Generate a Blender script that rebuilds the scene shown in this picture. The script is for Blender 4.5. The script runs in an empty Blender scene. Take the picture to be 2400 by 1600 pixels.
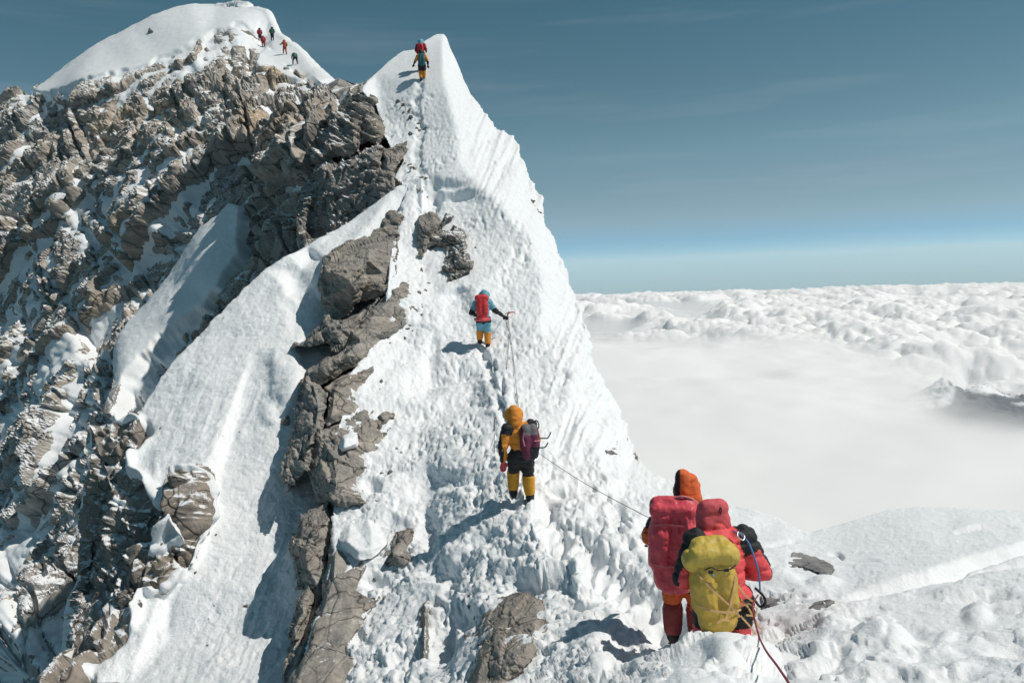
import bpy, bmesh, math, random
import numpy as np
from mathutils import Vector, Matrix
from mathutils.geometry import delaunay_2d_cdt

# ------------------------------------------------------------------ camera, sky, sun, exposure
scene = bpy.context.scene
COL = scene.collection
rad = math.radians
F = 1867.0                       # focal length in image pixels (frame 2400 x 1600)
PITCH, ROLL = rad(-5.4), rad(2.3)
_fwd = np.array([0, math.cos(PITCH), math.sin(PITCH)])
_r0 = np.array([1.0, 0, 0]); _u0 = np.cross(_r0, _fwd)
RIGHT = math.cos(ROLL) * _r0 - math.sin(ROLL) * _u0
UP = math.sin(ROLL) * _r0 + math.cos(ROLL) * _u0
FWD = _fwd
cam_d = bpy.data.cameras.new("camera"); cam = bpy.data.objects.new("camera", cam_d); COL.objects.link(cam)
cam_d.sensor_width = 36.0; cam_d.lens = 36.0 * F / 2400.0
cam_d.clip_start = 0.05; cam_d.clip_end = 200000.0
cam.matrix_world = Matrix(((RIGHT[0], UP[0], -FWD[0], 0), (RIGHT[1], UP[1], -FWD[1], 0), (RIGHT[2], UP[2], -FWD[2], 0), (0, 0, 0, 1)))
scene.camera = cam

SUN_EL, SUN_AZ = rad(55), rad(97)     # azimuth clockwise from +Y (view direction)
world = bpy.data.worlds.new("World"); scene.world = world; world.use_nodes = True
wn = world.node_tree; wn.nodes.clear()
w_out = wn.nodes.new("ShaderNodeOutputWorld"); w_bg = wn.nodes.new("ShaderNodeBackground")
sky = wn.nodes.new("ShaderNodeTexSky"); sky.sky_type = 'NISHITA'; sky.sun_disc = False
sky.sun_elevation = SUN_EL; sky.sun_rotation = SUN_AZ; sky.altitude = 8800
sky.air_density = 1.0; sky.dust_density = 0.0; sky.ozone_density = 2.5
w_tint = wn.nodes.new("ShaderNodeMix"); w_tint.data_type = 'RGBA'; w_tint.blend_type = 'MULTIPLY'
w_tint.inputs[0].default_value = 1.0; # colour balance of the sky with height above the horizon, the same all the way round
w_tc = wn.nodes.new("ShaderNodeTexCoord"); w_sep = wn.nodes.new("ShaderNodeSeparateXYZ"); w_ramp = wn.nodes.new("ShaderNodeValToRGB")
wn.links.new(w_tc.outputs["Generated"], w_sep.inputs[0]); wn.links.new(w_sep.outputs[2], w_ramp.inputs[0])
_e = w_ramp.color_ramp.elements
_stops = ((0.0, (.56, .66, .60)), (.023, (.57, .645, .56)), (.049, (.83, .74, .51)), (.075, (.90, .80, .52)), (.10, (.925, .86, .55)), (.127, (.97, .955, .595)), (.30, (.70, .96, .63)))
while len(_e) < len(_stops): _e.new(.5)
for _k, (_p, _c) in enumerate(_stops):
    _e[_k].position = _p; _e[_k].color = (*_c, 1)
w_map = wn.nodes.new("ShaderNodeMapping"); w_map.inputs["Scale"].default_value = (1.2, 1.2, 16); w_map.inputs["Rotation"].default_value = (0.0, .12, 0); wn.links.new(w_tc.outputs["Generated"], w_map.inputs[0])
w_noise = wn.nodes.new("ShaderNodeTexNoise"); w_noise.inputs["Scale"].default_value = 2.2; w_noise.inputs["Detail"].default_value = 5; wn.links.new(w_map.outputs[0], w_noise.inputs["Vector"])
w_cir = wn.nodes.new("ShaderNodeMapRange"); w_cir.inputs[1].default_value = .52; w_cir.inputs[2].default_value = .85; w_cir.inputs[4].default_value = .13; wn.links.new(w_noise.outputs[0], w_cir.inputs[0])
w_mix = wn.nodes.new("ShaderNodeMix"); w_mix.data_type = 'RGBA'; w_mix.inputs[7].default_value = (3.6, 3.9, 4.2, 1); wn.links.new(w_cir.outputs[0], w_mix.inputs[0])
wn.links.new(w_ramp.outputs[0], w_tint.inputs[7]); wn.links.new(sky.outputs[0], w_tint.inputs[6]); wn.links.new(w_tint.outputs[2], w_mix.inputs[6])
wn.links.new(w_mix.outputs[2], w_bg.inputs[0])
w_bg.inputs[1].default_value = 0.15
wn.links.new(w_bg.outputs[0], w_out.inputs[0])
sun_d = bpy.data.lights.new("sun", 'SUN'); sun = bpy.data.objects.new("sun", sun_d); COL.objects.link(sun)
sun_d.energy = 3.5; sun_d.angle = rad(0.5); sun_d.color = (1.0, 0.945, 0.865)
_sd = Vector((math.sin(SUN_AZ) * math.cos(SUN_EL), math.cos(SUN_AZ) * math.cos(SUN_EL), math.sin(SUN_EL)))
sun.rotation_euler = _sd.to_track_quat('Z', 'Y').to_euler()
sun.location = (60, 0, 80)
scene.view_settings.view_transform = 'Standard'; scene.view_settings.look = 'None'
scene.view_settings.exposure = 0.0; scene.view_settings.gamma = 1.0; scene.view_settings.use_curve_mapping = False
scene.render.engine = 'CYCLES'
cy = scene.cycles
cy.use_denoising = True; cy.use_adaptive_sampling = True; cy.adaptive_threshold = 0.02
cy.max_bounces = 6; cy.diffuse_bounces = 3; cy.glossy_bounces = 2; cy.transparent_max_bounces = 12; cy.volume_bounces = 1
# ------------------------------------------------------------------ helpers: image coordinates, noise, meshes
def at(x, y, d):
    "world point seen through image pixel (x, y) at depth d"
    x = np.asarray(x, float); y = np.asarray(y, float); d = np.asarray(d, float)
    a = (x - 1200.0) / F; b = (800.0 - y) / F
    return (d[..., None] * (FWD + a[..., None] * RIGHT + b[..., None] * UP))
def atv(x, y, d): return Vector(at(x, y, d).tolist())

def _hash(ix, iy, iz, seed):
    h = (ix.astype(np.uint32) * np.uint32(374761393) + iy.astype(np.uint32) * np.uint32(668265263)
         + iz.astype(np.uint32) * np.uint32(2147483647 - 1274126177 % 1000) + np.uint32((seed * 974634777) & 0xffffffff))
    h ^= h >> np.uint32(13); h *= np.uint32(1274126177); h ^= h >> np.uint32(16)
    h *= np.uint32(2246822519); h ^= h >> np.uint32(13)
    return h
def _rnd(h, k):
    h = (h ^ np.uint32((k * 0x9E3779B9) & 0xffffffff)) * np.uint32(2654435761); h ^= h >> np.uint32(15); h *= np.uint32(2246822519); h ^= h >> np.uint32(13)
    return h.astype(np.float32) * np.float32(1 / 4294967296.0)
def vnoise(p, seed=0):
    "smooth value noise, -1..1"
    p = np.asarray(p, np.float32); i = np.floor(p); f = p - i; i = i.astype(np.int64)
    f = f * f * f * (f * (f * 6 - 15) + 10)
    out = 0
    for dx in (0, 1):
        wx = f[..., 0] if dx else 1 - f[..., 0]
        for dy in (0, 1):
            wy = wx * (f[..., 1] if dy else 1 - f[..., 1])
            for dz in (0, 1):
                wz = wy * (f[..., 2] if dz else 1 - f[..., 2])
                out = out + wz * _rnd(_hash(i[..., 0] + dx, i[..., 1] + dy, i[..., 2] + dz, seed), 1)
    return out * 2 - 1
def fbm(p, octaves=4, seed=0, gain=0.5, lac=2.03):
    p = np.asarray(p, np.float32); out = 0; a = 1.0; s = 0
    for o in range(octaves):
        out = out + a * vnoise(p + 17.3 * o, seed + o * 7); s += a; a *= gain; p = p * lac
    return out / s
def ridged(p, octaves=4, seed=0):
    p = np.asarray(p, np.float32); out = 0; a = 1.0; s = 0
    for o in range(octaves):
        out = out + a * (1 - 2 * np.abs(vnoise(p + 9.1 * o, seed + o * 5))); s += a; a *= 0.5; p = p * 2.1
    return out / s
def cells(p, seed=0, tilt=0.5):
    "faceted blocks: each cell has its own height and its own tilt; also returns distance to the cell border"
    p = np.asarray(p, np.float32); i = np.floor(p).astype(np.int64); f = p - i
    b1 = np.full(p.shape[:-1], 9.0, np.float32); b2 = b1.copy(); h = np.zeros_like(b1)
    for dx in (-1, 0, 1):
        for dy in (-1, 0, 1):
            for dz in (-1, 0, 1):
                hh = _hash(i[..., 0] + dx, i[..., 1] + dy, i[..., 2] + dz, seed)
                vx = dx + _rnd(hh, 2) - f[..., 0]; vy = dy + _rnd(hh, 3) - f[..., 1]; vz = dz + _rnd(hh, 4) - f[..., 2]
                d = vx * vx + vy * vy + vz * vz
                hv = (_rnd(hh, 5) - 0.5) * 2 + tilt * 2 * ((_rnd(hh, 6) - .5) * vx + (_rnd(hh, 7) - .5) * vy + (_rnd(hh, 8) - .5) * vz) * 2
                m = d < b1
                b2 = np.where(m, b1, np.minimum(b2, d)); h = np.where(m, hv, h); b1 = np.where(m, d, b1)
    return h, np.sqrt(b2) - np.sqrt(b1)
def puffs(p, seed=0):
    "rounded heads: a half ball on every cell point"
    p = np.asarray(p, np.float32); i = np.floor(p).astype(np.int64); f = p - i; best = np.zeros(p.shape[:-1], np.float32)
    for dx in (-1, 0, 1):
        for dy in (-1, 0, 1):
            hh = _hash(i[..., 0] + dx, i[..., 1] + dy, i[..., 2], seed)
            vx = dx + .15 + .7 * _rnd(hh, 2) - f[..., 0]; vy = dy + .15 + .7 * _rnd(hh, 3) - f[..., 1]; r = .55 + .45 * _rnd(hh, 4)
            best = np.maximum(best, np.sqrt(np.maximum(r * r - vx * vx - vy * vy, 0)))
    return best
def smooth(a, b, x):
    t = np.clip((x - a) / (b - a), 0, 1); return t * t * (3 - 2 * t)
def blur(a, s):
    if s <= 0: return a
    r = int(s * 3) + 1; k = np.exp(-0.5 * (np.arange(-r, r + 1) / s) ** 2); k /= k.sum()
    for ax in (0, 1):
        pad = [(0, 0), (0, 0)]; pad[ax] = (r, r); b = np.pad(a, pad, mode='edge'); n = a.shape[ax]; o = 0
        for j in range(2 * r + 1):
            sl = [slice(None)] * 2; sl[ax] = slice(j, j + n); o = o + k[j] * b[tuple(sl)]
        a = o
    return a
def tin(lines, gx, gy):  # x, y are image pixels; terrain depths are hand estimates, interpolated between them
    "depth surface through image pixels and breaklines (x, y, estimated depth d), sampled on a regular grid"
    idx = {}; V = []; Z = []; E = []
    for ln in lines:
        prev = None
        for (x, y, d) in ln:
            k = (round(x, 1), round(y, 1))
            if k not in idx: idx[k] = len(V); V.append(Vector((x, y))); Z.append(d)
            if prev is not None and prev != idx[k]: E.append((prev, idx[k]))
            prev = idx[k]
    vs, es, fs, ov, oe, of = delaunay_2d_cdt(V, E, [], 0, 1e-4)
    z = np.zeros(len(vs)); src = np.array([[v.x, v.y] for v in V]); zz = np.array(Z)
    for i, v in enumerate(vs):
        if len(ov[i]): z[i] = zz[ov[i][0]]
        else:
            dd = np.hypot(src[:, 0] - v.x, src[:, 1] - v.y) + 1e-6; w = dd ** -3.0; z[i] = (w * zz).sum() / w.sum()
    X, Y = np.meshgrid(gx, gy); D = np.full(X.shape, np.nan)
    st = gx[1] - gx[0]
    for f in fs:
        a, b, c = f; x = [vs[k].x for k in f]; y = [vs[k].y for k in f]
        i0 = max(0, int((min(x) - gx[0]) / st)); i1 = min(len(gx), int((max(x) - gx[0]) / st) + 2)
        j0 = max(0, int((min(y) - gy[0]) / st)); j1 = min(len(gy), int((max(y) - gy[0]) / st) + 2)
        if i1 <= i0 or j1 <= j0: continue
        xs = X[j0:j1, i0:i1]; ys = Y[j0:j1, i0:i1]
        det = (y[1] - y[2]) * (x[0] - x[2]) + (x[2] - x[1]) * (y[0] - y[2])
        if abs(det) < 1e-9: continue
        l0 = ((y[1] - y[2]) * (xs - x[2]) + (x[2] - x[1]) * (ys - y[2])) / det
        l1 = ((y[2] - y[0]) * (xs - x[2]) + (x[0] - x[2]) * (ys - y[2])) / det
        l2 = 1 - l0 - l1; m = (l0 >= -1e-6) & (l1 >= -1e-6) & (l2 >= -1e-6)
        D[j0:j1, i0:i1][m] = 1.0 / (l0 / z[a] + l1 / z[b] + l2 / z[c])[m]
    for _ in range(400):
        bad = np.isnan(D)
        if not bad.any(): break
        n = np.zeros_like(D); cnt = np.zeros_like(D)
        for sx, sy in ((1, 0), (-1, 0), (0, 1), (0, -1)):
            r = np.roll(D, (sy, sx), (0, 1)); g = ~np.isnan(r); n[g] += r[g]; cnt[g] += 1
        fill = bad & (cnt > 0); D[fill] = n[fill] / cnt[fill]
    return D
def inside(poly, X, Y):
    res = np.zeros(X.shape, bool); n = len(poly)
    for i in range(n):
        x0, y0 = poly[i][:2]; x1, y1 = poly[(i + 1) % n][:2]
        if y0 == y1: continue
        c = ((y0 <= Y) != (y1 <= Y)); res ^= c & (X < x0 + (Y - y0) * (x1 - x0) / (y1 - y0))
    return res
def to_outline(poly, X, Y):
    "distance to the outline and the closest point on it"
    best = np.full(X.shape, 1e9); bx = X.copy(); by = Y.copy(); n = len(poly)
    for i in range(n):
        x0, y0 = poly[i][:2]; x1, y1 = poly[(i + 1) % n][:2]; dx, dy = x1 - x0, y1 - y0; L = dx * dx + dy * dy
        if L < 1e-9: continue
        t = np.clip(((X - x0) * dx + (Y - y0) * dy) / L, 0, 1); qx = x0 + t * dx; qy = y0 + t * dy
        d = (X - qx) ** 2 + (Y - qy) ** 2; m = d < best; best[m] = d[m]; bx[m] = qx[m]; by[m] = qy[m]
    return np.sqrt(best), bx, by
def polymask(poly, gx, gy, s):
    X, Y = np.meshgrid(gx, gy); return blur(inside(poly, X, Y).astype(float), s)
def linedist(line, X, Y):
    best = np.full(X.shape, 1e9); t_at = np.zeros(X.shape)
    for i in range(len(line) - 1):
        x0, y0 = line[i][:2]; x1, y1 = line[i + 1][:2]; dx, dy = x1 - x0, y1 - y0; L = dx * dx + dy * dy
        t = np.clip(((X - x0) * dx + (Y - y0) * dy) / L, 0, 1)
        d = np.hypot(X - x0 - t * dx, Y - y0 - t * dy); m = d < best; best[m] = d[m]; t_at[m] = (i + t)[m]
    return best, t_at
def wobble(poly, amp, step=6.0, seed=1):
    "an uneven natural edge: subdivide the outline and push its points in and out"
    out = []; n = len(poly)
    for i in range(n):
        x0, y0 = poly[i][:2]; x1, y1 = poly[(i + 1) % n][:2]; L = math.hypot(x1 - x0, y1 - y0); k = max(1, int(L / step))
        for j in range(k):
            t = j / k; out.append((x0 + t * (x1 - x0), y0 + t * (y1 - y0)))
    a = np.array(out); q = np.stack([a[:, 0] / 9, a[:, 1] / 9, np.zeros(len(a))], 1)
    a[:, 0] += amp * fbm(q, 3, seed); a[:, 1] += amp * fbm(q + 31.7, 3, seed + 3)
    return [tuple(r) for r in a]
def normals(P):
    du = np.gradient(P, axis=1); dv = np.gradient(P, axis=0); n = np.cross(dv, du)
    n /= np.linalg.norm(n, axis=-1, keepdims=True) + 1e-12
    return n
def link(name, me, mats=(), parent=None):
    o = bpy.data.objects.new(name, me); COL.objects.link(o)
    for m in (mats if isinstance(mats, (list, tuple)) else [mats]): me.materials.append(m)
    if parent is not None: o.parent = parent
    return o
def mesh_from(name, V, Fq, smooth_shade=True):
    me = bpy.data.meshes.new(name); V = np.asarray(V, np.float32); Fq = np.asarray(Fq, np.int32); k = Fq.shape[1]
    me.vertices.add(len(V)); me.vertices.foreach_set("co", V.ravel())
    me.loops.add(Fq.size); me.loops.foreach_set("vertex_index", Fq.ravel())
    me.polygons.add(len(Fq)); me.polygons.foreach_set("loop_start", np.arange(0, Fq.size, k, dtype=np.int32))
    me.polygons.foreach_set("use_smooth", np.full(len(Fq), smooth_shade, bool))
    me.update(calc_edges=True); return me
def attr(me, name, vals):
    a = me.attributes.new(name, 'FLOAT', 'POINT'); a.data.foreach_set("value", np.asarray(vals, np.float32).ravel())
def grid_mesh(name, P, keep, attrs=None, smooth_shade=True):
    ny, nx = keep.shape; q = keep[:-1, :-1] & keep[1:, :-1] & keep[:-1, 1:] & keep[1:, 1:]
    used = np.zeros_like(keep); used[:-1, :-1] |= q; used[1:, :-1] |= q; used[:-1, 1:] |= q; used[1:, 1:] |= q
    ids = np.full(keep.shape, -1, np.int64); ids[used] = np.arange(used.sum())
    j, i = np.nonzero(q)
    Fq = np.stack([ids[j, i], ids[j + 1, i], ids[j + 1, i + 1], ids[j, i + 1]], 1)
    me = mesh_from(name, P[used], Fq, smooth_shade)
    for k, v in (attrs or {}).items(): attr(me, k, v[used])
    return me
def sheet(D, gx, gy, outline, fold_w, fold_k, curl=0.35):
    "terrain skin over the outline; past the outline it turns over and runs back down behind (fold_k metres per image pixel)"
    X, Y = np.meshgrid(gx, gy); ins = inside(outline, X, Y)
    d, bx, by = to_outline(outline, X, Y)
    out = ~ins; keep = ins | (d <= fold_w)
    st = gx[1] - gx[0]
    def samp(x, y):
        u = np.clip((x - gx[0]) / st, 0, len(gx) - 1.001); v = np.clip((y - gy[0]) / st, 0, len(gy) - 1.001)
        i = u.astype(int); j = v.astype(int); fu = u - i; fv = v - j
        return D[j, i] * (1 - fu) * (1 - fv) + D[j, i + 1] * fu * (1 - fv) + D[j + 1, i] * (1 - fu) * fv + D[j + 1, i + 1] * fu * fv
    Db = samp(bx, by)
    snap = (d < st * 0.5)
    px = np.where(out, bx - (X - bx) * curl, np.where(snap, bx, X)); py = np.where(out, by - (Y - by) * curl, np.where(snap, by, Y))
    DD = np.where(out, Db + fold_k * np.maximum(d - st * .5, 0) , D)
    return at(px, py, DD), keep, out, d
def sampler(D, gx, gy):
    st = gx[1] - gx[0]
    def f(x, y):
        u = np.clip((np.asarray(x, float) - gx[0]) / st, 0, len(gx) - 1.001); v = np.clip((np.asarray(y, float) - gy[0]) / st, 0, len(gy) - 1.001)
        i = u.astype(int); j = v.astype(int); fu = u - i; fv = v - j
        return D[j, i] * (1 - fu) * (1 - fv) + D[j, i + 1] * fu * (1 - fv) + D[j + 1, i] * (1 - fu) * fv + D[j + 1, i + 1] * fu * fv
    return f
def tag(o, label=None, cat=None, group=None, kind=None):
    if label: o["label"] = label
    if cat: o["category"] = cat
    if group: o["group"] = group
    if kind: o["kind"] = kind
    return o

# ------------------------------------------------------------------ materials
def new_mat(name):
    m = bpy.data.materials.new(name); m.use_nodes = True; nt = m.node_tree; b = nt.nodes["Principled BSDF"]
    b.inputs["Specular IOR Level"].default_value = 0.25
    return m, nt, b
def N(nt, t, **kw):
    n = nt.nodes.new(t)
    for k, v in kw.items():
        if k in n.inputs: n.inputs[k].default_value = v
        else: setattr(n, k, v)
    return n
def noise_node(nt, vec, scale, detail=5, rough=.55, off=None):
    n = N(nt, "ShaderNodeTexNoise"); n.inputs["Scale"].default_value = scale; n.inputs["Detail"].default_value = detail; n.inputs["Roughness"].default_value = rough
    nt.links.new(vec, n.inputs["Vector"]); return n.outputs["Fac"]
def ramp(nt, fac, stops):
    r = N(nt, "ShaderNodeValToRGB"); e = r.color_ramp.elements
    while len(e) < len(stops): e.new(0.5)
    for k, (p, c) in enumerate(stops): e[k].position = p; e[k].color = (*c, 1) if len(c) == 3 else c
    nt.links.new(fac, r.inputs[0]); return r.outputs[0]
def mixc(nt, fac, a, b, blend='MIX'):
    m = N(nt, "ShaderNodeMix", data_type='RGBA', blend_type=blend)
    if isinstance(fac, float): m.inputs[0].default_value = fac
    else: nt.links.new(fac, m.inputs[0])
    for s, v in ((6, a), (7, b)):
        if isinstance(v, tuple): m.inputs[s].default_value = (*v, 1)
        else: nt.links.new(v, m.inputs[s])
    return m.outputs[2]
def bump(nt, b, h, strength, dist, prev=None):
    n = N(nt, "ShaderNodeBump"); n.inputs["Strength"].default_value = strength; n.inputs["Distance"].default_value = dist
    nt.links.new(h, n.inputs["Height"])
    if prev is not None: nt.links.new(prev, n.inputs["Normal"])
    nt.links.new(n.outputs[0], b.inputs["Normal"]); return n.outputs[0]
def snow_material(name, s1, d1, s2, d2, col=(0.84, 0.865, 0.885)):
    m, nt, b = new_mat(name); tc = N(nt, "ShaderNodeTexCoord").outputs["Object"]
    f = noise_node(nt, tc, s1 * .3, 4)
    nt.links.new(ramp(nt, f, [(0.3, tuple(c * .95 for c in col)), (0.65, col)]), b.inputs["Base Color"])
    b.inputs["Roughness"].default_value = 0.65
    p = bump(nt, b, noise_node(nt, tc, s1, 6, .6), 0.6, d1)
    p = bump(nt, b, noise_node(nt, tc, s2, 4, .6), 0.7, d2, p)
    bump(nt, b, noise_node(nt, tc, s2 * 3.6, 3, .6), 0.7, d2 * .38, p)
    return m
def rock_material(name, grey, brown, dark, scale, bumpd, dust=0.55, strata=(0.3, 0.2, 1.0)):
    m, nt, b = new_mat(name); tc = N(nt, "ShaderNodeTexCoord").outputs["Object"]
    n1 = noise_node(nt, tc, scale, 6, .6); n2 = noise_node(nt, tc, scale * 6, 6, .65)
    a = N(nt, "ShaderNodeAttribute", attribute_name="tint")
    c = mixc(nt, a.outputs["Fac"], grey, brown)
    c = mixc(nt, ramp(nt, n1, [(0.35, (0, 0, 0)), (0.7, (.75, .75, .75))]), c, dark)
    c = mixc(nt, 1.0, c, ramp(nt, n2, [(0.25, (.55, .55, .55)), (0.55, (1, 1, 1)), (0.8, (1.25, 1.22, 1.18))]), 'MULTIPLY')
    mp = N(nt, "ShaderNodeMapping"); mp.inputs["Rotation"].default_value = strata; mp.inputs["Scale"].default_value = (.25, .25, 2.2); nt.links.new(tc, mp.inputs[0])
    n3 = noise_node(nt, mp.outputs[0], scale * 3, 5, .6)
    c = mixc(nt, 1.0, c, ramp(nt, n3, [(0.3, (.72, .72, .73)), (0.6, (1.08, 1.07, 1.05))]), 'MULTIPLY')
    vd = N(nt, "ShaderNodeVectorMath", operation='MULTIPLY_ADD'); nw = N(nt, "ShaderNodeTexNoise"); nw.inputs["Scale"].default_value = scale * 2.5; nt.links.new(tc, nw.inputs["Vector"])
    nt.links.new(nw.outputs["Color"], vd.inputs[0]); vd.inputs[1].default_value = (.55 / scale, .55 / scale, .25 / scale); nt.links.new(tc, vd.inputs[2])
    mv = N(nt, "ShaderNodeMapping"); mv.inputs["Rotation"].default_value = strata; mv.inputs["Scale"].default_value = (.7, .7, 1.9); nt.links.new(vd.outputs[0], mv.inputs[0])
    vo = N(nt, "ShaderNodeTexVoronoi", feature='DISTANCE_TO_EDGE'); vo.inputs["Scale"].default_value = scale * 1.5; nt.links.new(mv.outputs[0], vo.inputs["Vector"])
    crk = ramp(nt, vo.outputs["Distance"], [(0.0, (.3, .3, .3)), (.028, (1, 1, 1))])
    c = mixc(nt, 1.0, c, crk, 'MULTIPLY')
    if dust > 0:      # wind-blown snow caught on ledges that face up
        g = N(nt, "ShaderNodeNewGeometry"); sx = N(nt, "ShaderNodeSeparateXYZ"); nt.links.new(g.outputs["Normal"], sx.inputs[0])
        ad = N(nt, "ShaderNodeMath", operation='MULTIPLY_ADD'); nt.links.new(noise_node(nt, tc, scale * 5, 5, .7), ad.inputs[0]); ad.inputs[1].default_value = 1.1; nt.links.new(sx.outputs[2], ad.inputs[2])
        lo = 1.95 - dust
        rr = N(nt, "ShaderNodeMapRange"); rr.inputs[1].default_value = lo; rr.inputs[2].default_value = lo + .12; nt.links.new(ad.outputs[0], rr.inputs[0])
        c = mixc(nt, rr.outputs[0], c, (.82, .84, .86))
    nt.links.new(c, b.inputs["Base Color"]); b.inputs["Roughness"].default_value = 0.85
    p = bump(nt, b, n3, 0.5, bumpd); p = bump(nt, b, crk, 0.6, bumpd, p); bump(nt, b, n2, 0.8, bumpd * .7, p)
    return m
# ------------------------------------------------------------------ terrain
SNOW_NEAR = snow_material("snow_near", 9.0, .035, 38.0, .009)
SNOW_MID = snow_material("snow_mid", 5.0, .05, 20.0, .015)
SNOW_FAR = snow_material("snow_far", 1.2, .12, 5.0, .03)
ROCK_FAR = rock_material("rock_far", (.46, .45, .43), (.56, .44, .32), (.24, .237, .232), .22, .26, .60)
ROCK_MID = rock_material("rock_mid", (.30, .285, .265), (.39, .31, .235), (.15, .145, .14), .45, .08, .55)
ROCK_NEAR = rock_material("rock_near", (.37, .355, .33), (.42, .355, .295), (.20, .195, .19), .9, .045, .30, (0.6, 0.5, .4))

def block_relief(P, size, amp, seed, stretch=(1, 1, 1), octs=3):
    "broken rock: nested tilted blocks along the bedding"
    c, s = math.cos(.6), math.sin(.6)
    Q = np.stack([P[..., 0] * c - P[..., 2] * s, P[..., 1], P[..., 0] * s + P[..., 2] * c], -1) * np.array(stretch) / size
    W = np.stack([fbm(Q * .8 + 3.1 * k, 2, seed + 40 + k) for k in range(3)], -1)
    Q = Q + .35 * W; out = 0; e0 = None
    for o in range(octs):
        h, e = cells(Q * 2.3 ** o, seed + o, .55); out = out + h * amp * .47 ** o
        out = out - amp * .35 * .5 ** o * (1 - smooth(0, .09, e))
        if o == 0: e0 = h
    return out, e0

# ---- far face: the summit, its dome of snow and the broken rock face under it
SA = 2.6
ax = np.arange(-170, 960, SA); ay = np.arange(-10, 1720, SA)
A_lines = [
 [(888, 232, 52), (815, 245, 66), (781, 214, 78), (742, 172, 92), (708, 132, 102), (651, 84, 112), (628, 33, 118), (585, 20, 122), (520, 20, 126), (448, 21, 126), (364, 46, 126), (306, 77, 126), (237, 111, 126), (172, 153, 126), (115, 195, 126), (73, 230, 124), (0, 270, 122), (-170, 360, 125)],
 [(75, 238, 117), (180, 215, 108), (330, 190, 104), (400, 150, 107), (480, 108, 108), (560, 70, 111), (600, 100, 109)],
 [(-170, 600, 112), (0, 500, 102), (120, 420, 98), (250, 330, 99), (400, 250, 93), (450, 170, 99), (560, 140, 100)],
 [(0, 800, 83), (250, 600, 76), (450, 500, 65), (600, 400, 62), (700, 330, 60)],
 [(-170, 1000, 85), (120, 700, 78), (0, 1150, 58), (250, 1000, 46)],
 [(0, 1600, 33), (100, 1300, 43), (-170, 1720, 38), (-170, 1300, 62), (100, 1720, 31), (300, 1500, 36), (400, 1720, 32), (960, 1720, 34), (700, 1200, 44), (960, 1000, 44)],
 [(600, 600, 55), (560, 540, 59), (720, 480, 52), (820, 380, 49), (960, 300, 46), (400, 850, 49), (520, 720, 53), (960, 600, 42), (300, 800, 57)],
 [(640, 200, 92), (700, 240, 80), (660, 300, 72), (620, 150, 101), (470, 260, 86), (540, 320, 74)],
 [(-170, -10, 130), (400, -10, 128), (960, -10, 90)],
]
DA = blur(tin(A_lines, ax, ay), 4)
A_out = [(-165, 365), (0, 270), (25, 262), (27, 240), (50, 234), (75, 231), (115, 195), (172, 153), (237, 111), (306, 77), (364, 46), (413, 29), (448, 21), (501, 23), (555, 15), (582, 17), (588, 29), (605, 28), (628, 33), (639, 57), (651, 84), (680, 108), (708, 132), (742, 172), (781, 214), (818, 246), (850, 240), (890, 232), (950, 240), (950, 1715), (-165, 1715)]
A_out = wobble(A_out, 2.2, 7, 5)
PA, keepA, outA, dA = sheet(DA, ax, ay, A_out, 30, 0.5, .3)
nA = normals(PA)
XA, YA = np.meshgrid(ax, ay)
# how much snow lies where (-1 bare rock .. 1 deep snow)
lv = [[(x, y, v + 2)] for x, y, v in [
 (75, 228, .3), (200, 130, 1), (350, 60, 1), (500, 20, 1), (600, 30, 1), (640, 60, 1), (700, 125, 1), (760, 200, 1), (800, 235, .6), (300, 130, 1), (430, 70, 1), (540, 50, 1), (250, 160, .9), (350, 140, .9),
 (120, 225, .5), (230, 185, .4), (330, 175, .2), (420, 120, .2), (480, 90, .3), (575, 90, .4), (100, 245, -.9), (190, 215, -.4), (330, 200, -.35), (430, 160, -.1), (490, 110, -.3), (560, 110, -.5), (640, 130, .9), (625, 165, .9), (665, 165, .9), (700, 190, .5), (740, 215, .5), (655, 205, -.2), (600, 110, -.1), (590, 150, -.6), (500, 160, -.7),
 (0, 300, -1), (60, 330, -1), (150, 320, -1), (200, 260, -.6), (300, 250, -.25), (360, 270, -.3), (120, 420, -1), (0, 450, -.9), (250, 330, -.7), (300, 400, -.9), (330, 290, -.95), (450, 230, -.9), (520, 200, -.9), (560, 280, -1), (640, 300, -.8), (690, 330, -.75), (760, 270, -.4), (540, 350, -.6), (600, 400, -.95), (450, 330, -.55),
 (20, 380, .1), (100, 470, .0), (180, 440, .1), (250, 450, .15), (330, 410, .2), (420, 370, .1), (480, 400, .15), (520, 440, -.5), (650, 450, -.75), (760, 420, -.7), (840, 400, -.8), (900, 300, -.8), (700, 520, -.8), (800, 480, -.9), (620, 560, -.6),
 (60, 600, -.45), (150, 560, -.1), (250, 540, -.15), (350, 510, .1), (430, 480, -.1), (30, 700, -.5), (120, 650, -.4), (200, 620, -.5), (300, 590, -.3), (380, 560, -.4), (100, 740, -.3), (200, 720, -.45), (280, 680, -.6), (340, 640, -.6),
 (30, 820, .1), (120, 790, -.1), (200, 820, -.35), (60, 900, .05), (150, 920, -.1), (230, 880, -.3), (40, 960, -.1), (120, 1010, -.1), (220, 960, -.3), (20, 1050, -.4), (120, 1080, -.5), (40, 1200, -.25), (100, 1180, -.45), (20, 1270, .2), (60, 1330, -.2), (130, 1280, -.4), (20, 1420, .1), (100, 1400, -.5), (60, 1500, -.2), (120, 1560, .2), (20, 1560, .1), (300, 1200, -.5),
 (-170, 300, -.5), (-170, 800, -.1), (-170, 1700, -.2), (400, 1700, 0), (960, 1700, 0), (960, -10, 0), (-170, -10, 1), (960, 700, -.6), (500, 1000, -.4)]]
LV = blur(tin(lv, ax, ay) - 2, 3)
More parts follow.
